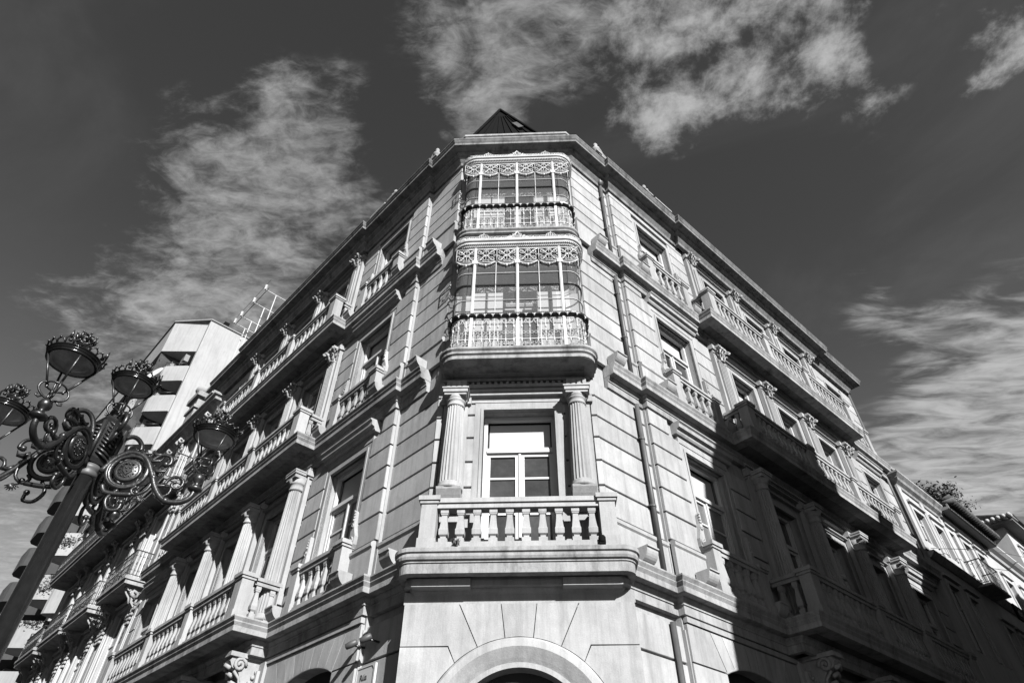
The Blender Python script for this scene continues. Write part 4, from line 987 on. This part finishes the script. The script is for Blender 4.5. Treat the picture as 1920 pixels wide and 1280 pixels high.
cab = thing('overhead_cable', 'thin black cable strung along the right-hand houses below their eaves', 'cable', (*FR.p2(18, .9), 11))
part('wire', MB().tube([(*FR.p2(17.4, .3), 11.4), (*FR.p2(21, .75), 12.3), (*FR.p2(26, .9), 13.6), (*FR.p2(34, .9), 15.6)], .012, 4), MI, cab, I4)
sg = thing('shop_sign', 'dark projecting sign with pale letters on the shaded wall at the right edge', 'sign', (*FR.p2(22.3, .35), 10.2), FR.rz)
part('panel', MB().box(-.02, 1.5, -.55, -.48, -.25, .32), MDK, sg, WM[sg.name])
text_mesh('ele', .42, .01, MSL, sg, WM[sg.name] @ Matrix.Translation((.12, -.56, -.1)) @ Matrix.Rotation(R(90), 4, 'X'), 'letters')

# ------------------------------------------------------------------ left neighbours
def small_console():
    m_ = MB().prismx([(.02, 0), (-.5, 0), (-.5, -.1), (-.36, -.16), (-.24, -.3), (-.2, -.5), (-.08, -.62), (.02, -.66)], -.11, .11)
    for x in (-.12, .12): m_.tube([(x, p[0], p[2]) for p in spiral(-.37, -.10, .09, 1.4, 0, 1, 0, 12)], .022, 5)
    return m_.tube([(0, -.5, -.05), (0, -.42, -.2), (0, -.28, -.34), (0, -.22, -.52)], .035, 5)
ln = thing('ornate_building', 'ornate building with iron balconies and carved pilasters left of the corner building', 'building', (*FL.p2(15.4, 0), 0), FL.rz)
cen = [17.4, 21.0, 24.7, 28.3]; wz = []
for c in cen:
    for z0, z1 in ((6.0, 9.6), (10.5, 13.3), (14.45, 16.9)): wz.append((c - .62, c + .62, z0, z1))
nwall(ln, FL, 15.42, 30.4, .0, 0, 17.2, wz, MSP)
for x0, x1, z0, z1 in wz: simple_win(ln, FL, (x0 + x1) / 2, 0, z0, x1 - x0, z1 - z0, blind=z0 > 10)
part('cornice', MB().sweep([FL.p2(30.4, .0), FL.p2(15.5, .0), FL.p2(15.5, -1)], [(-.3, 17.75), (.55, 17.75), (.55, 17.68), (.45, 17.62), (.45, 17.5), (.3, 17.44), (.15, 17.3), (.1, 17.1), (-.3, 17.08)]), MSW, ln)
part('parapet', MB().box(-30.4, -16, -.1, .2, 17.7, 18.15), MSW, ln, FL.M())
def ornate_cap():
    m_ = MB()
    for k in range(5): m_.tube(spiral((-.12, .12, 0, -.1, .1)[k], (.1, .1, .3, .45, .45)[k], .11, 1.3, k, 1 if k % 2 else -1, -.1 - .02 * k, 11), .035, 5)
    for k in range(9): m_.ball(((k % 3 - 1) * .09, -.12, -.1 - .11 * (k // 3) * 1.3), .06, 6)
    m_.tube([(0, -.1, .55), (0, -.3, .62), (0, -.34, .5), (0, -.2, .42)], .06, 5)
    return m_
for c in [15.75] + [(cen[i] + cen[i + 1]) / 2 + d for i in range(3) for d in (-.5, .5)] + [cen[0] + 1.0]:
    for z0, z1 in ((5.4, 9.5), (10.6, 13.5), (14.4, 16.9)):
        pl = link('pilaster', shared(('opil', round(z1 - z0, 1)), lambda: MB().box(-.19, .19, -.09, .02, 0, z1 - z0).box(-.12, .12, -.12, .02, .2, z1 - z0 - .5), MCP), ln, FL.M(c, 0, z0))
        link('carved_capital', shared('ocap', ornate_cap, MC), pl, FL.M(c, .05, z1 - .35))
lb = part('long_balcony', MB().box(-30.2, -16.1, -.78, .02, 13.85, 14.02).box(-30.25, -16.05, -.84, .02, 14.02, 14.12), MSW, ln, FL.M())
iron_rail(lb, FL, 16.15, 30.2, .76, .72, 14.12, 1.15, sp=.12)
for c, (a0, a1) in zip(cen, ((16.1, 19.0), (19.9, 22.9), (23.3, 26.2), (26.8, 29.6))):
    ob = part('iron_balcony', MB().box(-a1, -a0, -.66, .02, 10.08, 10.22).box(-a1 - .05, -a0 + .05, -.72, .02, 10.22, 10.33), MSW, ln, FL.M())
    iron_rail(ob, FL, a0 + .02, a1 - .02, .66, .62, 10.33, .93, sp=.12)
    for a in (a0 + .3, a1 - .3):
        link('console', shared('small_console', small_console, MC), ob, FL.M(a, 0, 10.08))
for c in cen[:3]: part('lower_balcony', MB().box(-c - 1.3, -c + 1.3, -.6, .02, 5.9, 6.1), MSW, ln, FL.M())
for a, z0, s_ in ((16.6, 17.7, .8), (19.0, 17.7, 1.25), (24.0, 17.7, .75), (28.2, 17.7, .8)):
    pr_ = part('roof_pier', MB().box(-.38 * s_, .38 * s_, -.3, .4, z0, z0 + 1.5 * s_).box(-.46 * s_, .46 * s_, -.38, .4, z0 + 1.0 * s_, z0 + 1.12 * s_).box(-.52 * s_, .52 * s_, -.44, .4, z0 + 1.5 * s_, z0 + 1.7 * s_), MSW, ln, FL.M(a, .0, 0))
    part('stone_ball', MB().lathe([(.10, 0), (.12, .1), (.3, .2), (.36, .32), (.34, .45), (.22, .55), (.1, .6)], 14).xf(Matrix.Scale(s_ * .9, 4)), MC, pr_, FL.M(a, .05, z0 + 1.7 * s_))
part('dormer', MB().box(-20.7, -18.2, .5, 3, 17.7, 19.4).prism([(-20.9, 19.4), (-18.0, 19.4), (-19.45, 20.3)], .4, 3), MSW, ln, FL.M())

mo = thing('modern_block', 'tall modern pale block of flats with stacked boxed balconies behind the ornate building', 'building', (*FL.p2(34.3, -1), 0), FL.rz)
def plan(pts, z0, z1):                                # solid from plan points (s, off) on the left street front
    q = [FL.p2(a, o) for a, o in pts]; n = len(q); m_ = MB()
    return m_.add([(x, y, z0) for x, y in q] + [(x, y, z1) for x, y in q], [tuple(range(n))[::-1], tuple(range(n, 2 * n))] + [(i, (i + 1) % n, (i + 1) % n + n, i + n) for i in range(n)])
part('party_wall', plan([(33.2, -1.4), (33.2, -20), (33.6, -20), (33.6, -1.4)], 0, 36.2), MCO, mo)
part('core', plan([(33.6, -3.2), (33.6, -19), (62, -19), (62, -3.2)], 0, 36.0), MDK, mo)  # near-black, so the shade of the recesses is in the wall colour
part('roof_fascia', plan([(33.6, -1.4), (33.6, -8), (62, -8), (62, .5), (35.4, .5)], 33.2, 36.2), MCO, mo)
part('roof_coping', plan([(33.1, -1.4), (33.1, -20), (62, -20), (62, .6), (35.35, .6)], 36.2, 36.32), MCD, mo)
def bevel_block(a, k0, k1, z, h_):
    return plan([(a, -1.45), (a, -3.3), (a + k0 + k1, -3.3), (a + k0 + k1, -1.2), (a + k0 + k1 - .5, .15), (a + k0 + k1 - 1, .35), (a + k0 + .35, .35), (a + k0 + .05, .22), (a + k0 - .2, .0), (a + .2, -1.25)], z, z + h_)
for k in range(10):
    z = 30.3 - k * 2.72
    part('balcony', plan([(33.55, -1.3), (34.75, -.15), (34.95, -.08), (35.15, -.2), (35.4, -.7), (35.4, -3), (33.55, -3)], z, z + 1.4), MCO, mo)
    part('balcony', bevel_block(37.6, 1.5, 1.6, z - .9, 1.5), MCO, mo)
    part('balcony', bevel_block(43.5, 1.5, 2.4, z - .3, 1.45), MDBAL, mo)
    part('balcony', bevel_block(50.5, 1.5, 3.4, z - .3, 1.45), MDBAL, mo)
part('recess_shade_panel', plan([(35.5, -3.2), (35.7, -3.2), (35.7, .42), (35.5, .42)], 23.5, 33.19), MP, mo)  # dark panel standing in for the shade of the balcony recess
for k in range(9):
    z = 30.3 - k * 2.72
    part('balcony_rail', MB().tube([(*FL.p2(33.65, -1.2), z + 1.62), (*FL.p2(34.7, -.1), z + 1.62), (*FL.p2(35.2, -.2), z + 1.62)], .025, 4).tube([(*FL.p2(34.7, -.1), z + 1.38), (*FL.p2(34.7, -.1), z + 1.62)], .02, 4), MI, mo)
    part('window', plan([(35.42, -2.9), (35.46, -2.9), (35.46, -.5), (35.42, -.5)], z + 1.5, z + 2.6), MSL, mo)
    for o in (-2.8, -1.7): part('pane', plan([(35.38, o), (35.41, o), (35.41, o + 1.0), (35.38, o + 1.0)], z + 1.56, z + 2.54), MP, mo)
part('air_conditioner', MB().box(-.45, .45, -.3, .02, 0, .6).lathe([(.22, .0), (.22, .01)], 14), MSL, mo, FL.M(34.3, -1.2, 32.2))
for a in (39.2, 46.2, 53): part('wall_panel', plan([(a, -3.21), (a + 1.0, -3.21), (a + 1.0, -1.2), (a, -1.2)], 0, 33.2), MCO, mo)
for i in range(3):
    mb = MB()
    for k in range(18): mb.box(0, 1.5, -.02, .03, k * .09, k * .09 + .065)
    part('roller_shutter', mb, MSL, mo, FL.M(36.2 + i * 1.75, -.6, 20.0))
part('roof_vent', plan([(34.4, -2.6), (34.4, -3), (34.8, -3), (34.8, -2.6)], 36.3, 37.8), MDK, mo)
part('roof_vent', plan([(35.3, -2.6), (35.3, -2.9), (35.6, -2.9), (35.6, -2.6)], 36.3, 37.3), MDK, mo)
dsh = thing('satellite_dish', 'white satellite dish on a balcony of the modern block', 'dish', (*FL.p2(34.6, .35), 30.6), FL.rz)
part('reflector', MB().lathe([(.02, -.14), (.25, -.10), (.45, 0), (.47, .01), (.45, .03), (.25, -.07), (.02, -.11)], 20).xf(Matrix.Rotation(R(70), 4, 'X') @ Matrix.Rotation(R(20), 4, 'Y') @ Matrix.Scale(1.5, 4)), MW, dsh, WM[dsh.name])
part('dish_arm', MB().tube([(0, .1, -.2), (0, .5, -.5), (0, .5, -1.4)], .04, 5), MSL, dsh, WM[dsh.name])
for k, (a, z) in enumerate(((36.4, 31.8), (36.4, 18.2), (36.4, 23.6), (36.4, 15.5))):
    plant('balcony_plant', ('bushy plant on the top boxed balcony of the modern block', 'trailing plant on a low boxed balcony of the modern block', 'green plant on a middle boxed balcony of the modern block', 'plant on the lowest visible boxed balcony of the modern block')[k], FL, a, .2, z, (1.0, .6, .6), 300, .16, 20 + k, stems=12, group='plants on the balconies of the modern block')
# steel frame on the neighbouring roof
sf = thing('steel_frame', 'open white steel frame of posts and beams standing on the roof left of the cornice', 'frame', (*FL.p2(17, -.5), 18))
mb = MB(); pz = 27.0
for i, a in enumerate((17.8, 19.15, 20.65, 21.45)):
    part('beam', MB().tube([(*FL.p2(a, -.55), pz), (*FL.p2(a, -6.5), pz)], .026, 5).box(*(lambda p: (p[0] - .05, p[0] + .05, p[1] - .05, p[1] + .05))(FL.p2(a, -.5)), pz, pz + .35), MWI, sf, I4)
    part('post', MB().tube([(*FL.p2(a, -1.15), pz), (*FL.p2(a, -1.15), 17.9)], .026, 5), MWI, sf, I4)
part('rail', MB().tube([(*FL.p2(17.6, -.6), pz + .05), (*FL.p2(21.6, -.6), pz + .05)], .025, 4).tube([(*FL.p2(17.4, -.5), pz + .5), (*FL.p2(21.9, -.5), pz + .5)], .012, 4), MPIPE, sf, I4)

# ------------------------------------------------------------------ small things on the facade
sp_ = thing('street_sign', 'white street name plaque low on the wall between the two street fronts', 'sign', (*FL.p2(1.19, .055), 4.0), FL.rz)
WS = WM[sp_.name]
part('plaque', MB().box(-.34, .34, -.02, .02, -.12, .61), MSGN, sp_, WS)
part('border', MB().tube([(-.31, -.022, -.09), (-.31, -.022, .53), (-.26, -.022, .58), (.26, -.022, .58), (.31, -.022, .53), (.31, -.022, -.09)], .006, 4), MINK, sp_, WS)
for tx, x, z, sz in (('Rúa', -.05, .40, .13), ('de Policarpo', -.26, .22, .10), ('Sanz', -.12, .06, .10)):
    text_mesh(tx, sz, .002, MINK, sp_, WS @ Matrix.Translation((x, -.024, z)) @ Matrix.Rotation(R(90), 4, 'X'), 'lettering')
part('crest', MB().lathe([(.001, 0), (.05, .001), (.06, .004)], 10).xf(Matrix.Translation((-.22, -.021, .42)) @ Matrix.Scale(.55, 4) @ Matrix.Scale(1.8, 4, (0, 0, 1)) @ Matrix.Rotation(R(90), 4, 'X')), MINK, sp_, WS)
for k, (a, z, lb_) in enumerate(((1.33, 4.93, 'small grey floodlight below the entablature, farther from the portal'), (.92, 4.93, 'small grey floodlight below the entablature, close beside the portal'))):
    fl_ = thing('floodlight', lb_, 'floodlight', (*FL.p2(a, .12), z), FL.rz, 'floodlights below the entablature')
    part('housing', MB().lathe([(.01, -.10), (.045, -.09), (.055, .01), (.05, .08), (.03, .1)], 12).xf(Matrix.Rotation(R(-55), 4, 'X') @ Matrix.Rotation(R(35), 4, 'Y')), MPIPE, fl_, WM[fl_.name] @ Matrix.Translation((0, -.16, 0)))
    part('bracket', MB().tube([(0, .12, 0), (0, -.1, 0)], .02, 5), MI, fl_, WM[fl_.name])
spt = thing('ledge_spotlight', 'small dark spotlight on the ledge below the corner balustrade', 'spotlight', (CX + 1.36, D - .58, 5.965))
part('housing', MB().lathe([(.06, .03), (.06, .05), (.06, .12), (.04, .15)], 12).box(-.05, .05, -.05, .05, -.0, .03), MDK, spt, WM[spt.name])
wd = thing('ledge_weed', 'tiny weed sprouting on the ledge below the left half of the corner balustrade', 'plant', (CX - .95, D - .6, 5.96))
part('foliage', leaves(26, (.08, .05, .14), .06, 9, stems=5), MLEAF, wd, WM[wd.name])

# ------------------------------------------------------------------ street lamp with five lanterns
LX, LY = -6 * math.sin(R(39.5)) - .055, 6 * math.cos(R(39.5))
lm = thing('street_lamp', 'ornate black iron street lamp with four scrolled arms and five crowned lanterns', 'street lamp', (LX, LY, 0), R(0))
ML = WM[lm.name]
part('pole', MB().lathe([(.28, 0), (.28, .3), (.2, .4), (.17, .9), (.19, .95), (.12, 1.1), (.085, 1.3), (.076, 1.5), (.068, 4.42)], 20), MIS, lm, ML)
part('collar', MB().lathe([(.072, 4.42), (.082, 4.44), (.082, 4.46), (.074, 4.48), (.086, 4.49), (.08, 4.53)], 20), MPIPE, lm, ML)
hd = MB().lathe([(.075, 4.54), (.095, 4.58), (.105, 4.92), (.12, 4.96), (.10, 4.99), (.05, 5.02), (.045, 5.05), (.07, 5.07)], 4, sq=True)
for k in range(4):
    a = math.pi / 4 + k * math.pi / 2
    hd.tube([(.135 * math.cos(a), .135 * math.sin(a), 4.56), (.15 * math.cos(a), .15 * math.sin(a), 4.92)], .02, 6)
for k in range(4):
    a = k * math.pi / 2
    for j in range(9):
        z = 4.58 + j * .038; ca, sa = math.cos(a), math.sin(a)
        hd.tube([(.105 * ca - .06 * sa, .105 * sa + .06 * ca, z), (.118 * ca, .118 * sa, z + .022), (.105 * ca + .06 * sa, .105 * sa - .06 * ca, z + .044)], .013, 4)
part('head', hd, MI, lm, ML @ Matrix.Rotation(R(-30), 4, 'Z'))
def scroll3(cx, cz, r, turns, a0, dn, y=0, n=18, r1=.2): return spiral(cx, cz, r, turns, a0, dn, y, n, r1)
def leaf_curl(x, z, s_):
    return [(x, 0, z), (x + .05 * s_, 0, z - .04 * s_), (x + .11 * s_, 0, z - .03 * s_), (x + .13 * s_, 0, z + .02 * s_)]
def arm():
    m_ = MB()
    m_.tube(sm([(.10, 0, 4.60), (.16, 0, 4.74), (.27, 0, 4.82), (.40, 0, 4.78), (.50, 0, 4.64), (.58, 0, 4.50), (.68, 0, 4.40), (.80, 0, 4.39), (.88, 0, 4.44), (.90, 0, 4.52)]), .026, 8)
    m_.tube(scroll3(.31, 4.635, .175, 1.02, 2.2, 1, 0, 22, .85), .019, 6)
    m_.tube([(.31 + .152 * math.cos(a), 0, 4.635 + .152 * math.sin(a)) for a in [2 * math.pi * k / 24 for k in range(24)]], .02, 6, closed=True)
    m_.tube(sm([(.46, 0, 4.70), (.53, 0, 4.62), (.52, 0, 4.48), (.44, 0, 4.42), (.40, 0, 4.46), (.43, 0, 4.5)]), .015, 6)
    m_.tube(sm([(.52, 0, 4.62), (.56, 0, 4.50), (.62, 0, 4.42), (.70, 0, 4.46), (.70, 0, 4.53), (.65, 0, 4.53)]), .012, 5)
    m_.tube(scroll3(.73, 4.56, .09, 1.3, 3.6, -1, 0, 16), .016, 6)
    m_.tube(sm([(.30, 0, 4.45), (.24, 0, 4.36), (.28, 0, 4.27), (.36, 0, 4.27), (.37, 0, 4.33)]), .016, 6).ball((.365, 0, 4.34), .026, 8)
    m_.tube(sm([(.46, 0, 4.76), (.52, 0, 4.83), (.60, 0, 4.82), (.62, 0, 4.75), (.57, 0, 4.73)]), .018, 6).ball((.585, 0, 4.74), .03, 8)
    m_.tube(sm([(.16, 0, 4.48), (.2, 0, 4.42), (.3, 0, 4.41), (.42, 0, 4.42)]), .022, 6)
    m_.ball((.70, 0, 4.395), .034, 8).ball((.45, 0, 4.44), .026, 8).ball((.53, 0, 4.6), .03, 8)
    for x, z, s_ in ((.42, 4.80, 1), (.50, 4.70, .9), (.56, 4.56, .8), (.22, 4.84, 1), (.33, 4.86, .9), (.44, 4.86, .8)):
        m_.tube(leaf_curl(x, z, s_), [.02, .026, .018, .005], 5, flat=.6)
    m_.tube([(.43, 0, 4.43), (.47, 0, 4.405), (.50, 0, 4.40)], .008, 4)
    for k in range(7):                                  # small hanging leaf
        a = -math.pi * .1 - k * math.pi * .13; m_.tube([(.50, 0, 4.40), (.50 + .06 * math.cos(a), 0, 4.40 + .06 * math.sin(a))], [.014, .003], 4)
    m_.lathe([(.03, 4.50), (.06, 4.52), (.065, 4.54), (.03, 4.555), (.022, 4.59), (.045, 4.61), (.05, 4.64), (.04, 4.67), (.02, 4.685)], 14, c=(.90, 0, 0))
    return m_
def medallion():
    m_ = MB().lathe([(.001, -.028), (.09, -.028), (.105, -.02), (.125, -.032), (.13, 0), (.125, .032), (.105, .02), (.09, .028), (.001, .028)], 26).xf(Matrix.Rotation(R(90), 4, 'X'))
    for g in (-1, 1):
        m_.prism([(-.04, .05), (.04, .05), (.045, -.01), (0, -.06), (-.045, -.01)], g * .028 - .012, g * .028 + .012)
        for k in range(12): a = k * math.pi / 6; m_.ball((.078 * math.cos(a), g * .03, .078 * math.sin(a)), .012, 5)
        for x, z in ((-.02, .02), (.02, .02), (0, -.015), (0, .065), (-.03, .07), (.03, .07)): m_.ball((x, g * .042, z), .012, 5)
    return m_
def lantern_frame():
    m_ = MB()
    m_.tube([(.085 * math.cos(a), .085 * math.sin(a), .14) for a in [2 * math.pi * k / 20 for k in range(20)]], .009, 5, closed=True)
    for k in range(4):
        a = math.pi / 4 + k * math.pi / 2; ca, sa = math.cos(a), math.sin(a)
        m_.tube([(.085 * ca, .085 * sa, .14), (.205 * ca, .205 * sa, .42)], .011, 5)
        m_.tube(sm([(o * ca, o * sa, z) for o, z in ((.015, .0), (.06, .01), (.11, .05), (.125, .10), (.10, .15), (.07, .13), (.075, .10))], 3), .011, 5)
        m_.tube([(o * ca, o * sa, z) for o, z in ((.06, .01), (.085, -.02), (.11, -.01), (.105, .015))], .008, 4)
    return m_
def lantern_head():
    return MB().lathe([(.195, .428), (.218, .424), (.224, .432), (.216, .438), (.216, .452), (.230, .458), (.230, .466), (.212, .471), (.212, .476), (.238, .482), (.238, .489), (.19, .495), (.15, .54), (.09, .575), (.06, .60), (.05, .65), (.06, .68)], 32, cap=False)
def lantern_lens():
    return MB().lathe([(.20, .430), (.195, .427), (.165, .437), (.16, .430), (.10, .424), (.04, .420), (.001, .420)], 32, cap=False)
def lantern_crown():
    m_ = MB()
    for k in range(20):
        a = 2 * math.pi * k / 20; b = 2 * math.pi * (k + 1) / 20; c = (a + b) / 2; r = .228
        big = k % 5 == 0; h_ = .085 if big else .05
        m_.tube([(r * math.cos(a), r * math.sin(a), .49), ((r + .018) * math.cos(a + .02), (r + .018) * math.sin(a + .02), .49 + h_ * .6), ((r + .025) * math.cos(c), (r + .025) * math.sin(c), .49 + h_), ((r + .018) * math.cos(b - .02), (r + .018) * math.sin(b - .02), .49 + h_ * .6), (r * math.cos(b), r * math.sin(b), .49)], .0085, 4)
        m_.ball(((r + .028) * math.cos(c), (r + .028) * math.sin(c), .49 + h_), .015, 5)
        if big: m_.tube([((r + .02) * math.cos(c), (r + .02) * math.sin(c), .55), ((r + .03) * math.cos(c), (r + .03) * math.sin(c), .63)], [.02, .004], 5).ball((r * math.cos(c), r * math.sin(c), .53), .02, 6)
    return m_
def lantern_finial():
    m_ = MB().tube([(.055 * math.cos(a), .055 * math.sin(a), .685) for a in [2 * math.pi * k / 12 for k in range(12)]], .012, 4, closed=True)
    for k in range(8):
        a = 2 * math.pi * k / 8; ca, sa = math.cos(a), math.sin(a)
        m_.tube([(.055 * ca, .055 * sa, .68), (.085 * ca, .085 * sa, .73), (.09 * ca, .09 * sa, .76)], [.014, .014, .006], 4).ball((.092 * ca, .092 * sa, .765), .012, 5)
        m_.tube([(.085 * ca, .085 * sa, .73), (.06 * ca, .06 * sa, .775), (0, 0, .79)], .007, 4)
    m_.tube([(.075 * math.cos(a), .075 * math.sin(a), .715) for a in [2 * math.pi * k / 12 for k in range(12)]], .009, 4, closed=True)
    return m_.ball((0, 0, .80), .018, 6)
def lantern_at(Mx):
    l = link('lantern', shared('lframe', lantern_frame, MI), lm, Mx)
    link('lantern_head', shared('lhead', lantern_head, MIS), l, Mx); link('lantern_lens', shared('llens', lantern_lens, MLENS), l, Mx)
    link('lantern_crown', shared('lcrown', lantern_crown, MI), l, Mx); link('lantern_finial', shared('lfinial', lantern_finial, MI), l, Mx)
for az in (-82, -165, 15, 105):
    Ma = ML @ Matrix.Translation((0, 0, -.11)) @ Matrix.Rotation(R(az), 4, 'Z')
    a_ = link('arm', shared('arm', arm, MI), lm, Ma)
    link('medallion', shared('medal', medallion, MI), a_, Ma @ Matrix.Translation((.31, 0, 4.635)) @ Matrix.Scale(.84, 4))
    lantern_at(Ma @ Matrix.Translation((.90, 0, 4.69)) @ Matrix.Scale(.86, 4))
    m_ = shared('topscroll', lambda: MB().tube(sm([(.10, 0, 4.86), (.16, 0, 5.02), (.24, 0, 5.08), (.32, 0, 5.04), (.33, 0, 4.95), (.27, 0, 4.90), (.22, 0, 4.94), (.25, 0, 4.99)]), .022, 7).tube([(.1, 0, 4.8), (.2, 0, 4.82), (.27, 0, 4.88)], .015, 5), MI)
    link('top_scroll', m_, lm, Ma @ Matrix.Rotation(R(45), 4, 'Z'))
lantern_at(ML @ Matrix.Translation((0, 0, 5.05)) @ Matrix.Scale(.86, 4))
